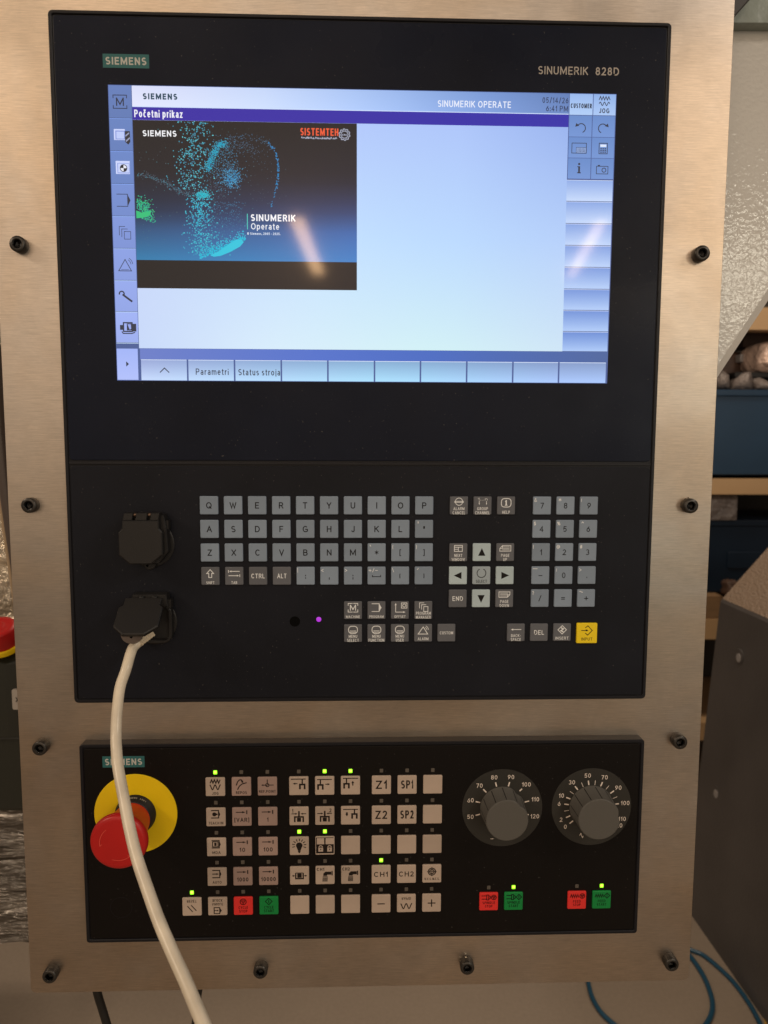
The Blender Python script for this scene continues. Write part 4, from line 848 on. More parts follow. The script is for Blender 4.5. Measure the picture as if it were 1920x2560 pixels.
def zz(p, x=0, y=0, s=1, w=.6):
    p.line([(x + (-4.2 + k * 1.2) * s, y + (1.5 if k % 2 else -1.5) * s) for k in range(8)], w)
def sine(p, x=0, y=0, s=1, w=.6):
    p.line([(x + (-4.6 + k * .4) * s, y + 2.1 * s * math.sin(1.6 - k * .56) * (1 if True else 0)) for k in range(24)], w)
def T(s, y=-5.4, h=2.4, w=None, **k): return lambda p: p.text(s, 0, y, h, w, bold=.008, **k)
def seq(*fs): return lambda p: [f(p) for f in fs]
mk(M1, MY, 'beige key with zigzag and wave, lettered JOG', seq(lambda p: zz(p, 0, 4.9), lambda p: sine(p, 0, -.2, 1), T('JOG', -5.6, 2.4, 5.4)), lit=True)
def i_repos(p):
    p.line([(-4.2, 1.2), (-3.2, 4.2), (-1.6, 6.0), (0, 6.2), (1.4, 4.4)], .6); p.arrow(0, 5.8, 1.8, 3.2, .6, 2, 2.2); p.line([(-3.2, -2.6), (-1.6, .6), (.6, 2.4), (4.6, 3.6)], .6)
mk(M1 + PM, MY, 'rose key lettered REPOS', seq(i_repos, T('REPOS', -5.2, 2.5, 9.2)), 'mk_rose')
def i_ref(p): p.arrow(-.8, 1.2, -5.2, 1.2, .5, 1.8, 1.8); p.line([(1, 1.2), (5.4, 1.2)], .5); p.line([(0, 2.4), (0, 6.2)], .5); p.circ(0, 1.2, 1.4, .5, 14); p.line([(-.9, .3), (.9, 2.1)], .4)
mk(M1 + 2 * PM, MY, 'rose key lettered REF POINT', seq(i_ref, T('REF.POINT', -4.4, 2.4, 14.2)), 'mk_rose')
def i_d(inner):
    def f(p):
        p.line([(-4, 6), (2.4, 6), (2.4, -.6), (-4, -.6)], .6); p.poly([(2.2, 6.3), (3.8, 2.7), (2.2, -.9)]); inner(p)
    return f
mk(M1, MY - PV, 'beige key lettered TEACH IN', seq(i_d(lambda p: (p.circ(-1.2, 2.6, 1.8), p.arrow(-1, 2.7, 2, 2.7, .6, 1.6, 2))), T('TEACH IN', -5.2, 2.4, 12.4)))
mk(M1, MY - 2 * PV, 'beige key lettered MDA', seq(i_d(lambda p: (p.box(-3.2, .4, 1.4, 5, .5), p.rect(-1.8, 1.2, .2, 4.2))), T('MDA', -4.8, 2.4, 7.0)))
mk(M1, MY - 3 * PV, 'beige key lettered AUTO', seq(i_d(lambda p: p.arrow(-4, 2.7, 1.6, 2.7, .6, 2, 1.9)), T('AUTO', -4.8, 2.4, 7.6)))
def i_inc(p): p.arrow(-5.0, 4.2, 3.4, 4.2, .5, 3.0, 1.9); p.line([(4.3, 5.9), (4.3, 2.5)], .65)
for (i, j, t_, w) in ((1, 1, '[VAR]', 12.6), (2, 1, '1', None), (1, 2, '10', 4.8), (2, 2, '100', 7.8), (1, 3, '1000', 9.6), (2, 3, '10000', 12.4)):
    mk(M1 + i * PM, MY - j * PV, 'rose key with stop arrow over ' + (t_ if t_[0] != '[' else 'VAR'), seq(i_inc, T(t_, -2.6, 3.7, w)), 'mk_rose')
yb = MY - 4 * PV
mk(M1 - PM, yb, 'beige reset key with two slashes', seq(T('RESET', 5.2, 2.4, 8.2, flip=True), lambda p: (p.line([(-3.8, .8), (.6, -4.6)], .55), p.line([(-.6, 1.6), (3.8, -3.6)], .55))), lit=True)
mk(M1, yb, 'beige single block key', seq(T('BLOCK', 5.6, 2.4, 8.4, flip=True), T('SINGLE', 2.1, 2.3, 9.4, flip=True), lambda p: (p.box(-3.0, -6.4, 1.8, -1, .55), p.poly([(1.8, -1), (3.6, -3.7), (1.8, -6.4)]), p.arrow(-2.6, -3.7, 1, -3.7, .45, 1.4, 1.6))))
def i_stop(p, x=0, y=3.9, r=2.6): p.circ(x, y, r, .5, 20); p.line([(x - r * .55, y + r * .35), (x + r * .55, y + r * .35), (x, y - r * .6)], .5, True)
def i_start(p, x=0, y=3.9, r=2.9): p.line([(x, y + r), (x + r, y), (x, y - r), (x - r, y)], .5, True); p.line([(x, y + r * .45), (x, y - r * .45)], .5)
mk(M1 + PM, yb, 'red cycle stop key', seq(i_stop, T('CYCLE', -1.4, 2.5, 8), T('STOP', -4.7, 2.5, 7)), 'mk_red', 'ink_red')
mk(M1 + 2 * PM, yb, 'green cycle start key', seq(i_start, T('CYCLE', -1.4, 2.5, 8), T('START', -4.7, 2.5, 8.6)), 'mk_green', 'ink_green')
def claw(p, x, yt, yb_, up=True):
    p.rect(x - .55, yt, x + .55, yb_ + 2.6); p.line([(x - 2.0, yb_ - 2.2), (x - 2.0, yb_ + 2.0), (x + 2.0, yb_ + 2.0), (x + 2.0, yb_ - 2.2)], 1.0)
def g1(p): p.rect(-6.6, 6.6, 6.0, 5.8); claw(p, 3.0, 6, -.6); p.arrow(-1.0, 2.2, -5.0, 2.2, .5, 2, 1.9)
def g2(p): p.rect(-6.4, 6.0, 6.2, 5.2); claw(p, -3.6, 5.6, -1.2); p.arrow(.6, 1.4, 4.6, 1.4, .5, 2, 1.9)
def g3(p): p.rect(-6.4, 6.8, 6.6, 6.0); claw(p, -3.4, 6, -.4); p.poly([(1.5, 0), (2.5, 0), (2.5, 2.2), (3.4, 2.2), (2.0, 4.2), (.6, 2.2), (1.5, 2.2)])
def g6(p): p.rect(-6.4, 6.0, 6.4, 5.2); claw(p, 3.4, 5.4, -.6); p.line([(-3.5, 3.0), (-3.5, 1.2)], .5); p.line([(-2.7, 3.0), (-2.7, 1.2)], .5); p.poly([(-4.3, 1.3), (-1.9, 1.3), (-3.1, -.8)])
def vise(p, n, nx):
    p.rect(-.7, 4.6, .7, -.2); p.rect(-1.7, -1.4, 1.7, -5); p.line([(-3.6, -5.2), (-3.6, -.6), (3.6, -.6), (3.6, -5.2)], .9); p.arrow(-6.4, 2.2, -1.2, 2.2, .5, 1.8, 1.8); p.arrow(6.2, 2.2, 1.4, 2.2, .5, 1.8, 1.8); p.text(n, nx, 4.9, 3.4, None, bold=.01)
mk(M2, MY, 'beige key with gripper moving left', g1); mk(M2 + PM, MY, 'beige key with gripper moving right', g2, lit=True); mk(M2 + 2 * PM, MY, 'beige key with gripper moving up', g3, lit=True)
mk(M2, MY - PV, 'beige key with clamp symbol numbered 1', lambda p: vise(p, '1', -5.4)); mk(M2 + PM, MY - PV, 'beige key with clamp symbol numbered 2', lambda p: vise(p, '2', 4.8)); mk(M2 + 2 * PM, MY - PV, 'beige key with gripper moving down', g6)
def bulb(p):
    p.circ(0, .6, 2.8); p.poly([(-2.4, -.4), (2.4, -.4), (1.1, -4.2), (-1.1, -4.2)]); p.rect(-1.1, -4.3, 1.1, -5.4); p.rect(-.6, -5.4, .6, -6.2)
    for a in range(-20, 201, 27): p.line([(3.8 * math.cos(math.radians(a)), .7 + 3.8 * math.sin(math.radians(a))), (6.2 * math.cos(math.radians(a)), .7 + 6.0 * math.sin(math.radians(a)))], .5)
mk(M2, MY - 2 * PV, 'beige key with light bulb symbol', bulb, lit=True)
ok = mk(M2 + PM, MY - 2 * PV, 'beige and black key with two padlocks', lambda p: (p.rect(-7.6, 1.4, 7.6, -6.8), p.rect(-7.6, 7.2, -6.9, 1.4), p.rect(-.6, 7.2, .6, 1.4), p.rect(-7.6, 7.6, 7.6, 7.0)), lit=True)
p = Pr(1.36)
for x in (-3.6, 4.0): p.rect(x - 2.0, -1.6, x + 2.0, -5.2); p.circ(x, -1.4, 1.5, .5, 12, 0, 180)
p.obj('padlock_symbol', 'mk_beige', ok, dx=M2 + PM, dy=MY - 2 * PV, origin=(M2 + PM, MY - 2 * PV, 0))
p = Pr(1.38)
for x in (-3.6, 4.0): p.poly([(x - .7, -2.6), (x + .7, -2.6), (x, -4.2)])
p.obj('keyhole_symbol', 'ink_soft', ok, dx=M2 + PM, dy=MY - 2 * PV, origin=(M2 + PM, MY - 2 * PV, 0))
mk(M2 + 2 * PM, MY - 2 * PV, 'blank beige key right of the padlock key')
def part(p): p.rect(-1.9, 2.2, 1.9, -1.8); p.line([(-3.2, 2.6), (-3.2, -2.6), (3.2, -2.6), (3.2, 2.6)], .8); p.arrow(-6.4, 0, -3.8, 0, .5, 1.6, 1.8); p.arrow(6.4, 0, 3.8, 0, .5, 1.6, 1.8); p.line([(-3.2, 2.6), (3.2, 2.6)], .4)
mk(M2, MY - 3 * PV, 'beige key with clamped workpiece symbol', part)
def tap(n):
    def f(p):
        p.text(n, -3.9, 5.6, 2.8, 6.4, bold=.015); p.poly([(-1.6, -.4), (-1.4, 1.8), (.4, 3.4), (5.4, 3.4), (5.4, .6), (2.0, .6), (1.6, -.4)]); p.rect(5.6, 4.0, 6.6, 0); p.rect(-2.0, -.8, 2.2, -1.4)
        for k in range(5): p.line([(-1.7 + k * .9, -1.8), (-1.7 + k * .9 - .2, -5.6)], .42)
    return f
mk(M2 + PM, MY - 3 * PV, 'beige key with coolant tap, marked CH1', tap('CH1')); mk(M2 + 2 * PM, MY - 3 * PV, 'beige key with coolant tap, marked CH2', tap('CH2'))
for i, w in enumerate(('left', 'middle', 'right')): mk(M2 + i * PM, yb, 'blank beige key, %s one in the bottom row' % w)
big = lambda s, w: (lambda p: p.text(s, 0, .4, 7.4, w, bold=.006))
mk(M3x, MY, 'beige key lettered Z1', big('Z1', 9.4)); mk(M3x + PM, MY, 'beige key lettered SP1', big('SP1', 10.6)); mk(M3x + 2 * PM, MY, 'blank beige key at the top right of the block')
mk(M3x, MY - PV, 'beige key lettered Z2', big('Z2', 10.2)); mk(M3x + PM, MY - PV, 'beige key lettered SP2', big('SP2', 11.6)); mk(M3x + 2 * PM, MY - PV, 'blank beige key, second in the right column')
for i, w in enumerate(('below Z2', 'below SP2', 'third in the right column')): mk(M3x + i * PM, MY - 2 * PV, 'blank beige key ' + w)
mk(M3x, MY - 3 * PV, 'beige key lettered CH1', lambda p: p.text('CH1', -.2, .2, 4.6, 12, bold=.008), lit=True); mk(M3x + PM, MY - 3 * PV, 'beige key lettered CH2', lambda p: p.text('CH2', -.2, .2, 4.6, 13, bold=.006))
def wcs(p): p.circ(0, 2.0, 3.2, .6, 22); p.circ(0, 2.0, 1.9, .6, 18); p.line([(-4.2, 2), (4.2, 2)], .4); p.line([(0, 6.2), (0, -2.2)], .4); p.text('W.C.S. M.C.S.', 0, -4.6, 2.2, 13, bold=.008)
mk(M3x + 2 * PM, MY - 3 * PV, 'beige key with target symbol', wcs)
mk(M3x, yb, 'beige key with minus sign', lambda p: p.line([(-3.2, 0), (3.2, 0)], .65)); mk(M3x + PM, yb, 'beige rapid key with wave', seq(T('RAPID', 4.6, 2.3, 8, flip=True), lambda p: sine(p, 0, -2.4, 1.1))); mk(M3x + 2 * PM, yb, 'beige key with plus sign', lambda p: (p.line([(-3.4, 0), (3.4, 0)], .65), p.line([(0, 3.4), (0, -3.4)], .65)))
def chuck(p): p.line([(-6.4, 5.4), (-1.8, 5.4)], .5); p.line([(-6.4, 2.4), (-1.8, 2.4)], .5); p.box(-1.8, 1.6, -.1, 6.2, .5); p.line([(0, 5.4), (1.3, 5.0), (1.3, 2.8), (0, 2.4)], .5)
def zz2(p): p.line([(-6.0 + k * .95, 3.9 + (1.4 if k % 2 else -1.4)) for k in range(9)], .5)
yd = -727.2
mk(351.1, yd, 'red spindle stop key', seq(chuck, lambda p: i_stop(p, 4.4, 3.9, 2.1), T('SPINDLE', -1.0, 2.4, 11), T('STOP', -4.2, 2.4, 6.6)), 'mk_red', 'ink_red')
mk(372.9, yd, 'green spindle start key', seq(chuck, lambda p: i_start(p, 4.6, 3.9, 2.4), T('SPINDLE', -1.0, 2.4, 11), T('START', -4.2, 2.4, 8.4)), 'mk_green', 'ink_green', lit=True)
mk(428.8, yd, 'red feed stop key', seq(zz2, lambda p: i_stop(p, 4.6, 3.9, 2.1), T('FEED', -1.0, 2.4, 6.8), T('STOP', -4.2, 2.4, 6.6)), 'mk_red', 'ink_red')
mk(450.7, yd, 'green feed start key', seq(zz2, lambda p: i_start(p, 4.6, 3.9, 2.4), T('FEED', -1.0, 2.4, 6.8), T('START', -4.2, 2.4, 8.4)), 'mk_green', 'ink_green', lit=True)

# ---------------- dials
Pr.LW = 1.1
def dial(cx, cy, lab, ticks, minor, notch):
    b = B(); b.lathe(cx, cy, [(34.8, 0), (34.7, .12)], 72, smooth=False); d = b.obj('dial_plate', 'dial', mp, origin=(cx, cy, 0), label=lab + ' scale disc')
    p = Pr(.16)
    for ang, t_, r_in in ticks:
        a = math.radians(ang); p.line([(cx + (r_in or 20) * math.cos(a), cy + (r_in or 20) * math.sin(a)), (cx + 24.0 * math.cos(a), cy + 24.0 * math.sin(a))], 1.0)
        rr = 28.6 + (1.0 if len(t_) > 2 else 0) * abs(math.cos(a)); p.text(t_, cx + rr * math.cos(a), cy + rr * math.sin(a), 3.8, None, bold=-.002, cond=1.0)
    for ang in minor:
        a = math.radians(ang); p.line([(cx + 19.8 * math.cos(a), cy + 19.8 * math.sin(a)), (cx + 24.0 * math.cos(a), cy + 24.0 * math.sin(a))], .4)
    p.obj('dial_scale', 'dial_ink', d)
    nr = math.radians(notch)
    def rf(a, z):
        dlt = (a - nr + math.pi) % (2 * math.pi) - math.pi
        k = 1 - .085 * math.exp(-(dlt / .22) ** 2)
        for s in range(-3, 4):
            if s == 0: continue
        return k
    b = B(); b.lathe(cx, cy, [(19.2, .15), (19.0, 1.2), (18.8, 1.4), (17.9, 20.4), (17.7, 21.0), (17.1, 21.4)], 144, rf=rf)
    kn = b.obj('rotary_knob', 'knob', mp, origin=(cx, cy, 0), label=lab)
    for s in range(12):
        a = nr + math.radians(15 + 30 * s); r0 = 18.92 * rf(a, 0); r1 = 17.82 * rf(a, 0)
        ca, sa = math.cos(a), math.sin(a); tx, ty_ = -sa * .28, ca * .28
        g = B(); 
        g.add([(cx + r0 * ca - tx, cy + r0 * sa - ty_, 1.6), (cx + r0 * ca + tx, cy + r0 * sa + ty_, 1.6), (cx + (r1 + .12) * ca + tx, cy + (r1 + .12) * sa + ty_, 20.2), (cx + (r1 + .12) * ca - tx, cy + (r1 + .12) * sa - ty_, 20.2),
               (cx + (r0 - .5) * ca, cy + (r0 - .5) * sa, 1.6), (cx + (r1 - .5) * ca, cy + (r1 - .5) * sa, 20.2)], [(0, 1, 2, 3), (4, 0, 3, 5), (1, 4, 5, 2)])
        g.obj('grip_groove', 'groove', kn)
    return d
d1 = dial(361.6, -642.3, 'left rotary knob', [(-164.5, '50', 0), (165.3, '60', 0), (134.7, '70', 0), (105.2, '80', 0), (75.8, '90', 0), (45.6, '100', 21), (14.6, '110', 0), (-15.5, '120', 23)], [], 47)
Pr(.17).line([(351.8, -670.2), (354.4, -670.2)], .45).obj('scale_mark', 'dial_ink', d1)
d2 = dial(439.4, -642.3, 'right rotary knob', [(-141.6, '0', 0), (-156.8, '2', 0), (173.4, '6', 0), (158.4, '10', 0), (128.5, '30', 0), (98.4, '50', 0), (68.2, '70', 0), (36.7, '90', 0), (6.1, '100', 21), (-22.5, '110', 0), (-35.8, '120', 0)], [-171.5, 143.4, 113.2, 83.4, 52.4, 21.8], 8)
Pr(.17).line([(429.8, -668.4), (430.8, -666.2), (432.2, -670.2), (433, -668.6)], .4).obj('scale_mark', 'dial_ink', d2)

# ================================================================== EMERGENCY STOP BUTTON
es = thing('emergency_stop_button', (48.2, -643.2, 0), 'red mushroom emergency stop button on a yellow disc, half covered by the beige cable', 'emergency stop')
ex, ey = 48.2, -643.2
b = B(); b.lathe(ex, ey, [(34.9, 0.02), (34.9, .8), (34.6, 1.0)], 96, smooth=False); b.obj('yellow_disc', 'yellow', es)
b = B(); b.lathe(ex, ey, [(17.2, 1.0), (17.2, 2.4), (16.6, 2.8), (15.9, 10.2), (15.2, 10.8), (13.0, 10.8)], 64); col = b.obj('collar', 'black', es)
def arc_text(s, a_mid, zc, h, step):
    out = Pr(0); b = B()
    n = len(s)
    for i, ch in enumerate(s):
        if ch == ' ': continue
        a = math.radians(a_mid - (i - (n - 1) / 2) * step); g = Pr(0).text(ch, 0, 0, h, None, bold=.02); rr = 16.6 - (zc - 2.8) * (1.0 / 8.8) + .05
        base = len(b.v)
        for x, y, _ in g.v:
            zz_ = zc - y; r_ = 16.6 - (zz_ - 2.8) * (1.0 / 8.8) + .06; aa = a - x / r_
            b.v.append((ex + r_ * math.cos(aa), ey + r_ * math.sin(aa), zz_)); b.c.append(None)
        b.f += [tuple(base + k for k in f) for f in g.f]; b.sm += [False] * len(g.f)
    return b
arc_text('SIEMENS 3SU1', 84, 5.2, 1.7, 5.6).obj('collar_lettering', 'grey_ink', col)
arc_text('1000-1HB20 *E03*', 88, 8.6, 1.5, 4.6).obj('collar_lettering', 'grey_ink', col)
b = B(); b.lathe(ex, ey, [(14.9, 10), (15.1, 13), (16.4, 21), (18.4, 30), (20.4, 37.0), (21.6, 39.5)], 64, cap=False); b.obj('button_neck', 'red_lit', es)
b = B(); b.lathe(ex, ey, [(21.3, 38.6), (22.2, 39.4), (22.6, 41.0), (22.4, 43.2), (21.7, 44.8), (20.5, 45.6), (18.5, 45.85), (10, 46.15), (2, 46.25)], 72); head = b.obj('mushroom_head', 'red', es)
p = Pr(46.1)
for a0 in (128, 250, 10):
    p.circ(ex, ey, 14.2, .35, 14, a0, a0 + 62)
    a = math.radians(a0 + 62); p.line([(ex + 14.2 * math.cos(a), ey + 14.2 * math.sin(a)), (ex + 12.6 * math.cos(a - .12), ey + 12.6 * math.sin(a - .12))], .35)
p.obj('turn_arrows', 'red_mark', head)

# ================================================================== BACKGROUND
FLOOR = -1600.0
fl = B(); fl.add([(-6000, FLOOR, -7000), (6000, FLOOR, -7000), (6000, FLOOR, 3000), (-6000, FLOOR, 3000)], [(0, 3, 2, 1)])
fl.obj('floor', 'floor', None, origin=(0, FLOOR, 0), kind='structure')
wl = B(); wl.box(-5000, 5000, FLOOR, 2200, -4100, -4000); wl.obj('back_wall', 'wall', None, origin=(0, FLOOR, -4000), kind='structure')

# grey bracket (machine arm) behind the plate, upper right
gs = thing('bracket', (560, -250, -60), 'light grey powder coated bracket tapering down behind the right edge of the plate', 'bracket')
zg = -55
P = [at(1700, 62, zg), at(2150, 62, zg), at(2150, 395, zg), at(1920, 757, zg), at(1789, 955, zg), at(1700, 1090, zg)]
P2 = [(p[0], p[1]) for p in P]
b = B(); IN = [(P2[0][0], P2[0][1]), (P2[1][0], P2[1][1])] + [(P2[i][0] - 5.5, P2[i][1] + 4.2) for i in (2, 3, 4, 5)]
b.rings([[(*p, zg - 60) for p in P2], [(*p, zg - 3) for p in P2], [(*p, zg) for p in IN]])
b.obj('bracket_plate', 'gusset', gs, fix=True)
tp_ = [at(1700, -80, zg + 12), at(2150, -80, zg + 12), at(2150, 58, zg + 12), at(1700, 58, zg + 12)]
b = B(); b.prism([(p[0], p[1]) for p in tp_], zg - 60, zg + 12, 2); b.obj('bracket_housing', 'teal', gs, fix=True)
arm = thing('cable_arm', at(1850, 10, -30), 'dark diagonal bar end at the top right corner beside the plate', 'bar')
q = [at(1820, 60, -28), at(1885, -12, -28), at(1850, -60, -28), at(1790, -10, -28)]
b = B(); b.prism([(p[0], p[1]) for p in q], -52, -28, 2); b.obj('bar', 'dark_arm', arm, fix=True)

# machine cover, lower right: tall dark side, hammered sloping top
mc = thing('machine_cover', (1400, FLOOR, -700), 'dark machine cover with a vertical side and a brighter hammered sloping top, lower right', 'machine')
xs_, yt = 1150, -731
zf, zn = -1262, -100
A = at(1801, 1500, zf)
def mcp_(x, y): return [(x, y, zf), (x, y, zn)]
xs_ = A[0]; yt = A[1] + 3
prof = [(xs_ + 0, FLOOR), (xs_ + 0, yt - 8), (xs_ + 5, yt), (xs_ + 330, yt + 385), (xs_ + 800, yt + 385), (xs_ + 800, FLOOR)]
b = B(); vs = [(x - (62 if (y == FLOOR) and x < xs_ + 10 else 0), y, z) for z in (zf, zn) for x, y in prof]; n = len(prof)
b.add(vs, [(0, 1, 1 + n, n), (1, 2, 2 + n, 1 + n)] + [tuple(range(n))] + [tuple(reversed(range(n, 2 * n)))])
b.obj('side_panel', 'machine', mc, fix=True)
b = B(); b.add([(x, y + .5, z) for z in (zf, zn) for x, y in prof[2:5]], [(0, 1, 4, 3), (1, 2, 5, 4)]); b.obj('sloping_top', 'hammer', mc)
for (u, v, lab) in ((1849, 1641, 'upper'), (1792, 1981, 'lower')):
    d = ray(u, v); t = (xs_ - (8 if lab == 'upper' else 32) - CX) / d.x; c = Vector((CX + d.x * t, CY + d.y * t, CZ + d.z * t))
    b = B(); n = 20
    for (r, xo, mt) in ((19, 0, 0),):
        b.rings([[(c.x - 3 + k * 5, c.y + r * math.sin(2 * math.pi * i / n), c.z + r * math.cos(2 * math.pi * i / n)) for i in range(n)] for k in (1, 0)])
    s_ = b.obj('screw_plug', 'machine', mc, fix=True)
    b = B(); b.rings([[(c.x - 4.5 + k * 3, c.y - 3 + 11 * math.sin(2 * math.pi * i / n), c.z + 2 + 10 * math.cos(2 * math.pi * i / n)) for i in range(n)] for k in (1, 0)])
    b.obj('screw_head', 'box_white', s_, fix=True)

# shelving, right
ZS = -1900
sh = thing('shelving_unit', at(1850, 1235, ZS), 'tan shelving unit behind the plate with blue bins on it', 'shelf')
xl = at(1500, 1100, ZS)[0]; xr = at(2300, 1100, ZS)[0]
def beam(v0, v1, mt='beam', zz0=ZS, dz=60, name='shelf_beam'):
    y0, y1 = at(1850, v0, zz0)[1], at(1850, v1, zz0)[1]; b = B(); b.box(xl, xr, y1, y0, zz0 - dz, zz0); return b.obj(name, mt, sh)
beam(768, 824); beam(1197, 1236); beam(1548, 1598); beam(1806, 1850)
def board(v, dz=520):
    y = at(1850, v, ZS)[1]; b = B(); b.box(xl, xr, y - 22, y - 1, ZS - dz, ZS - 61); b.obj('shelf_board', 'board', sh)
for v in (768, 1197, 1548, 1806): board(v)
for u in (1430, 2310):
    x = at(u, 1100, ZS)[0]; b = B(); b.box(x - 40, x + 40, FLOOR, 700, ZS - 80, ZS - 2); b.obj('shelf_post', 'beam', sh)
def bin_(u0, u1, v0, v1, z, mt, lab, recess=True):
    x0, y0, _ = at(u0, v0, z); x1, y1, _ = at(u1, v1, z)
    t = thing('storage_bin', ((x0 + x1) / 2, y1, z), lab, 'bin', 'blue storage bins on the shelves')
    b = B(); b.rbox((x0 + x1) / 2, (y0 + y1) / 2, x1 - x0, y0 - y1, z - 400, z, 14, 4); b.obj('bin_body', mt, t)
    b = B(); b.rbox((x0 + x1) / 2, y0 - 8, x1 - x0 + 16, 22, z - 404, z + 8, 7, 3); b.obj('bin_rim', mt, t)
    if recess:
        b = B(); b.rbox(at(1860, 1400, z)[0], at(1860, 1400, z)[1], 125, 62, z + .5, z + 5, 8, 2); b.obj('label_holder', mt, t)
    return t
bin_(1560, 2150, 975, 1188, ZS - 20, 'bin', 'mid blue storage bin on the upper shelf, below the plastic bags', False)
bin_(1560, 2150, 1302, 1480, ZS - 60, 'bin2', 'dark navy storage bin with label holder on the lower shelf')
# crumpled bag and parts on the shelves
def lump(cx, cy, cz, rx, ry, rz, amp=.18, n=14, m=20):
    b = B(); vs = []; fs = []
    for j in range(n + 1):
        th = math.pi * j / n
        for i in range(m):
            ph = 2 * math.pi * i / m; k = 1 + amp * (random.random() - .5) * 2 * (1 if 0 < j < n else 0)
            sgn = lambda v: math.copysign(abs(v) ** .62, v)
            vs.append((cx + rx * k * sgn(math.sin(th)) * sgn(math.cos(ph)), cy + ry * k * sgn(math.cos(th)), cz + rz * k * sgn(math.sin(th)) * sgn(math.sin(ph))))
    for j in range(n):
        for i in range(m): fs.append((j * m + i, j * m + (i + 1) % m, (j + 1) * m + (i + 1) % m, (j + 1) * m + i))
    b.add(vs, fs, smooth=True); return b
def item(name, u, v, z, ru, rv, mt, lab, cat, dz=120, amp=.12):
    c = at(u, v, z); s_ = (CZ - z) / F_PX
    o = lump(c[0], c[1], c[2], ru * s_, rv * s_, dz, amp).obj(name, mt, None, origin=c, label=lab, category=cat); return o
item('plastic_bag', 1918, 897, ZS - 110, 50, 38, 'bag', 'pale pinkish plastic bag bulging on top of the shelf at the right edge', 'bag', 100, .03)
def tent(pts, peak, z, lab):
    P = [at(u, v, z + dz) for u, v, dz in pts]; pk = at(*peak[:2], z + peak[2]); b = B(); n = len(P)
    bk = [(p[0], p[1], z - 90) for p in P]
    vs = P + [pk] + bk; fs = [(i, (i + 1) % n, n) for i in range(n)] + [(n + 1 + i, n + 1 + (i + 1) % n, (i + 1) % n, i) for i in range(n)] + [tuple(n + 1 + i for i in reversed(range(n)))]
    b.add(vs, fs, smooth=True); b.obj('plastic_bag', 'bag_grey', None, origin=P[0], label=lab, category='bag', fix=True)
tent([(1826, 976, 0), (1840, 950, 12), (1856, 933, 4), (1876, 928, 20), (1884, 950, 2), (1880, 976, 10)], (1862, 945, 45), ZS - 60, 'crumpled grey plastic bag standing peaked on the upper blue bin')
tent([(1884, 976, 0), (1888, 950, 10), (1900, 944, 25), (1930, 958, 5), (1950, 976, 0)], (1905, 962, 40), ZS - 55, 'second crumpled grey bag on the upper blue bin, at the right edge')
tent([(1790, 972, 0), (1794, 940, 10), (1806, 925, 0), (1822, 938, 18), (1826, 972, 5)], (1808, 950, 30), ZS - 70, 'dim grey bag on the upper blue bin, beside the steel plate edge')
item('brown_box', 1810, 925, ZS - 230, 45, 45, 'box_brown', 'brown box in shadow beside the pale plastic bag', 'box', 60, .02)
def sbox(name, u0, u1, v0, v1, z, dz, mt, lab, cat):
    x0, y0, _ = at(u0, v0, z); x1, y1, _ = at(u1, v1, z); o = ((x0 + x1) / 2, y1, z)
    b = B(); b.rbox((x0 + x1) / 2, (y0 + y1) / 2, x1 - x0, y0 - y1, z - dz, z, 5, 2); return b.obj(name, mt, None, origin=o, label=lab, category=cat)
sbox('plastic_bag', 1700, 1842, 1238, 1301, ZS - 45, 60, 'bag_grey', 'folded grey plastic bag lying in the lower navy bin', 'bag')
sbox('brown_box', 1700, 1806, 1490, 1547, ZS - 5, 200, 'board', 'brown block added for the shaded upper face of the lowest visible shelf beam', 'box')  # brown block stands in for the shaded face above the beam
sbox('parts_box', 1851, 1866, 885, 905, ZS - 140, 60, 'box_white', 'small white box in the dark gap left of the pale bag', 'box')
sbox('parts_tray', 1860, 1980, 832, 870, ZS - 260, 100, 'box_brown', 'dark brown tray at the back of the top shelf', 'tray')
sbox('parts_tray', 1838, 1960, 930, 944, ZS - 60, 100, 'black', 'black tray edge between the pale bag and the blue bin', 'tray')
item('wrapped_part', 1825, 1470, ZS + 20, 16, 20, 'box_brown', 'small brown wrapped part on the shelf beam, next to the machine cover', 'wrapped part', 30, .2)
# back of shelf, dark sheet
b = B(); b.box(xl, xr, FLOOR, 700, ZS - 620, ZS - 600); b.obj('shelf_back', 'wall', sh)

# left side: conduit, film wrapped crates, pendant with its own red button
cp = thing('grey_conduit', at(10, 1200, -120), 'grey tube running down behind the left edge of the plate', 'tube')
b = B(); b.tube([at(-26, 760, -90), at(-8, 980, -90), at(14, 1200, -92), at(46, 1420, -96), at(74, 1600, -100)], 6.5, 16, 6); b.obj('tube', 'conduit', cp)
b = B(); b.tube([at(-18, 1120, -130), at(8, 1300, -130), at(34, 1480, -130), at(52, 1620, -130)], 2.2, 10, 6); b.obj('tan_wire', 'tan', cp)
def crumple(u0, u1, v0, v1, z, amp, nx, ny, mt, name, lab, cat, depth=250, stretch=1):
    x0, y0, _ = at(u0, v0, z); x1, y1, _ = at(u1, v1, z); b = B(); vs = []
    hs = [[random.uniform(-amp, amp) for i in range(nx + 1)] for j in range(ny + 1)]
    for j in range(ny + 1):
        for i in range(nx + 1): vs.append((x0 + (x1 - x0) * i / nx, y0 + (y1 - y0) * j / ny, z + hs[j][i]))
    fs = [(j * (nx + 1) + i, (j + 1) * (nx + 1) + i, (j + 1) * (nx + 1) + i + 1, j * (nx + 1) + i + 1) for j in range(ny) for i in range(nx)]
    b.add(vs, fs, smooth=True); b.box(x0, x1, y1, y0, z - depth, z - amp - 2)
    return b.obj(name, mt, None, origin=((x0 + x1) / 2, y1, z), label=lab, category=cat)
crumple(-420, 130, 560, 1640, -800, 16, 26, 44, 'foil', 'wrapped_crate', 'crate wrapped in shiny crumpled film, seen left of the plate above the red button', 'crate')
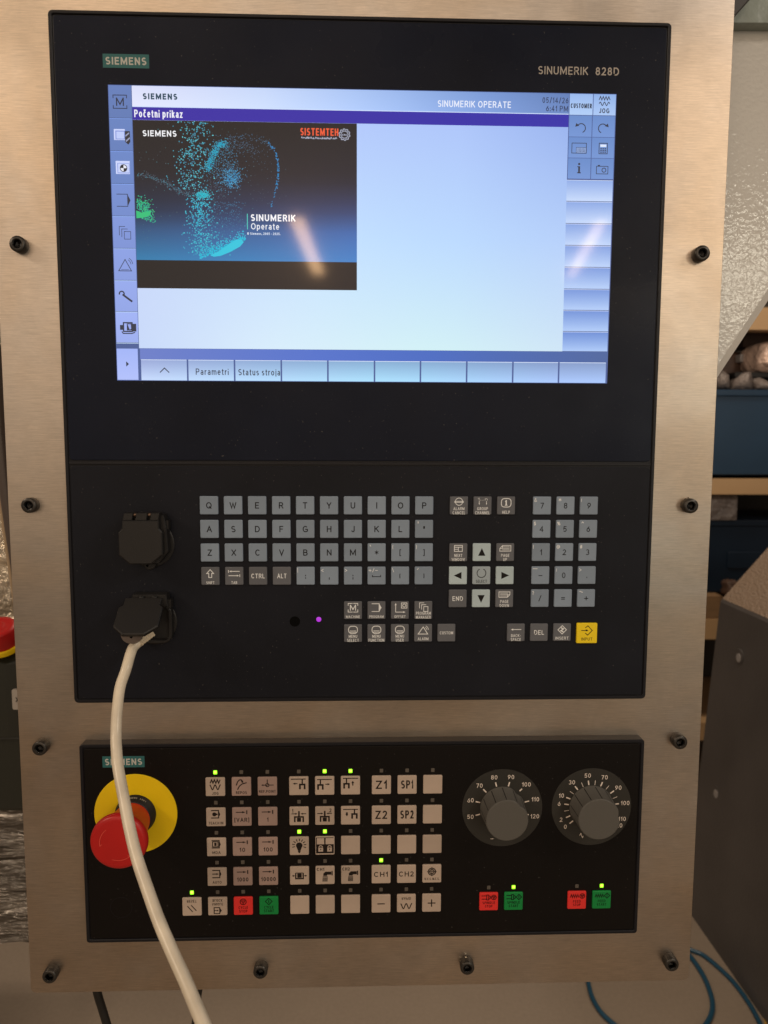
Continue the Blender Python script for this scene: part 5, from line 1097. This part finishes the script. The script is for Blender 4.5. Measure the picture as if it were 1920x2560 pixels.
crumple(-420, 190, 1760, 2352, -620, 7, 12, 60, 'film', 'wrapped_pallet', 'low pallet load wrapped in clear stretch film beneath the dark pendant box', 'pallet', 420)
zp_ = -300
pd = thing('pendant_station', at(10, 1900, zp_), 'dark green-black pendant box standing left of the plate', 'pendant')
x1_, yT, _ = at(75, 1655, zp_); xL = at(-260, 1655, zp_)[0]; yM = at(0, 1835, zp_)[1]; yBt = at(0, 2030, zp_)[1]
b = B(); b.rings([[(p[0], yT + dy_, p[1]) for p in pp] for dy_, pp in ((12, [(xL + 8, zp_ - 100), (x1_ + 22, zp_ - 100), (x1_ + 22, zp_ - 14), (x1_ - 30, zp_ - 4), (xL + 8, zp_ - 4)]), (0, [(xL, zp_ - 104), (x1_ + 30, zp_ - 104), (x1_ + 30, zp_ - 8), (x1_ - 26, zp_ + 10), (xL, zp_ + 10)]), (yM - yT, [(xL, zp_ - 104), (x1_ + 30, zp_ - 104), (x1_ + 30, zp_ - 8), (x1_ - 26, zp_ + 10), (xL, zp_ + 10)]))])
b.obj('upper_housing', 'pendant', pd, fix=True)
b = B(); b.rbox((xL + x1_) / 2 + 14, (yM + yBt) / 2, x1_ - xL + 20, yM - yBt, zp_ - 100, zp_ + 2, 12, 6); b.obj('lower_housing', 'pendant', pd)
lp = at(43, 1750, zp_ + 12); b = B(); b.rbox(lp[0], lp[1], 14, 26, zp_ + 6, zp_ + 10.6, 2, .2); lb = b.obj('paper_label', 'label', pd, origin=lp)
p = Pr(zp_ + 10.9); p.text('X', lp[0], lp[1], 6, 5, bold=.02); p.obj('label_mark', 'ink', lb)
# red button on top of the pendant
cb = at(4, 1600, zp_ + 0)
es2 = thing('pendant_stop_button', cb, 'second red stop button with yellow ring on top of the dark pendant box', 'emergency stop')
ax = Vector((0, math.sin(math.radians(66)), math.cos(math.radians(66)))); ux = Vector((1, 0, 0)); vx = ax.cross(ux)
def lathe_ax(prof, name, mt, cap=True):
    b = B(); n = 40; rs = []
    for r, h in prof: rs.append([tuple(Vector(cb) + ax * h + (ux * math.cos(2 * math.pi * i / n) + vx * math.sin(2 * math.pi * i / n)) * r) for i in range(n)])
    b.rings(rs, cap0=False, smooth=True); return b.obj(name, mt, es2, fix=True)
lathe_ax([(23, -10), (23, -4), (22, -3)], 'yellow_ring', 'yellow'); lathe_ax([(20.5, -3), (21, 4), (21.5, 18), (20, 21), (13, 21.8), (12.4, 21.2), (8, 21.6), (7, 22.4)], 'mushroom_head', 'red')

# floor level: hoses, cables, tape
def on_floor(u, v, h=5):
    d = ray(u, v); t = (FLOOR + h - CY) / d.y; return (CX + d.x * t, FLOOR + h, CZ + d.z * t)
def hose(pts, r, lab, name='air_hose', mt='hose', cat='hose', group='blue air hoses on the floor'):
    P = [on_floor(*p) for p in pts]; b = B(); b.tube(P, r, 12, 8); o = b.obj(name, mt, None, origin=P[0], label=lab, category=cat); o['group'] = group
hose([(1462, 2420), (1471, 2458), (1480, 2492), (1502, 2530), (1540, 2565), (1590, 2600)], 5.2, 'blue air hose showing under the bottom edge of the plate')
hose([(1660, 2330), (1700, 2366), (1726, 2392), (1748, 2422), (1768, 2460), (1781, 2506), (1776, 2542), (1752, 2580)], 5.6, 'blue air hose looping out below the bottom right corner, the nearer loop')
hose([(1640, 2340), (1690, 2360), (1730, 2376), (1764, 2392), (1826, 2447), (1871, 2506), (1902, 2562), (1930, 2620)], 5.2, 'blue air hose running right to the lower corner beside the machine cover')
def cable(pts, r, lab):
    P = [at(*p) for p in pts]; b = B(); b.tube(P, r, 12, 6); o = b.obj('black_cable', 'black_cable', None, origin=P[0], label=lab, category='cable'); o['group'] = 'black cables under the plate'
cable([(235, 2430, -40), (243, 2480, -40), (258, 2530, -42), (276, 2590, -44)], 3.8, 'black cable hanging under the bottom left of the plate')
cable([(505, 2430, -60), (497, 2485, -60), (489, 2540, -62), (480, 2600, -64)], 2.9, 'thin black cable under the plate behind the beige cable')
a_, b_, c_, d_ = on_floor(1902, 2512, .6), on_floor(1935, 2560, .6), on_floor(1925, 2600, .6), on_floor(1908, 2545, .6)
b = B(); b.add([a_, b_, c_, d_], [(0, 1, 2, 3)]); b.obj('floor_tape', 'tape', None, origin=a_, kind='structure', fix=True)

S.cycles.max_bounces = 8
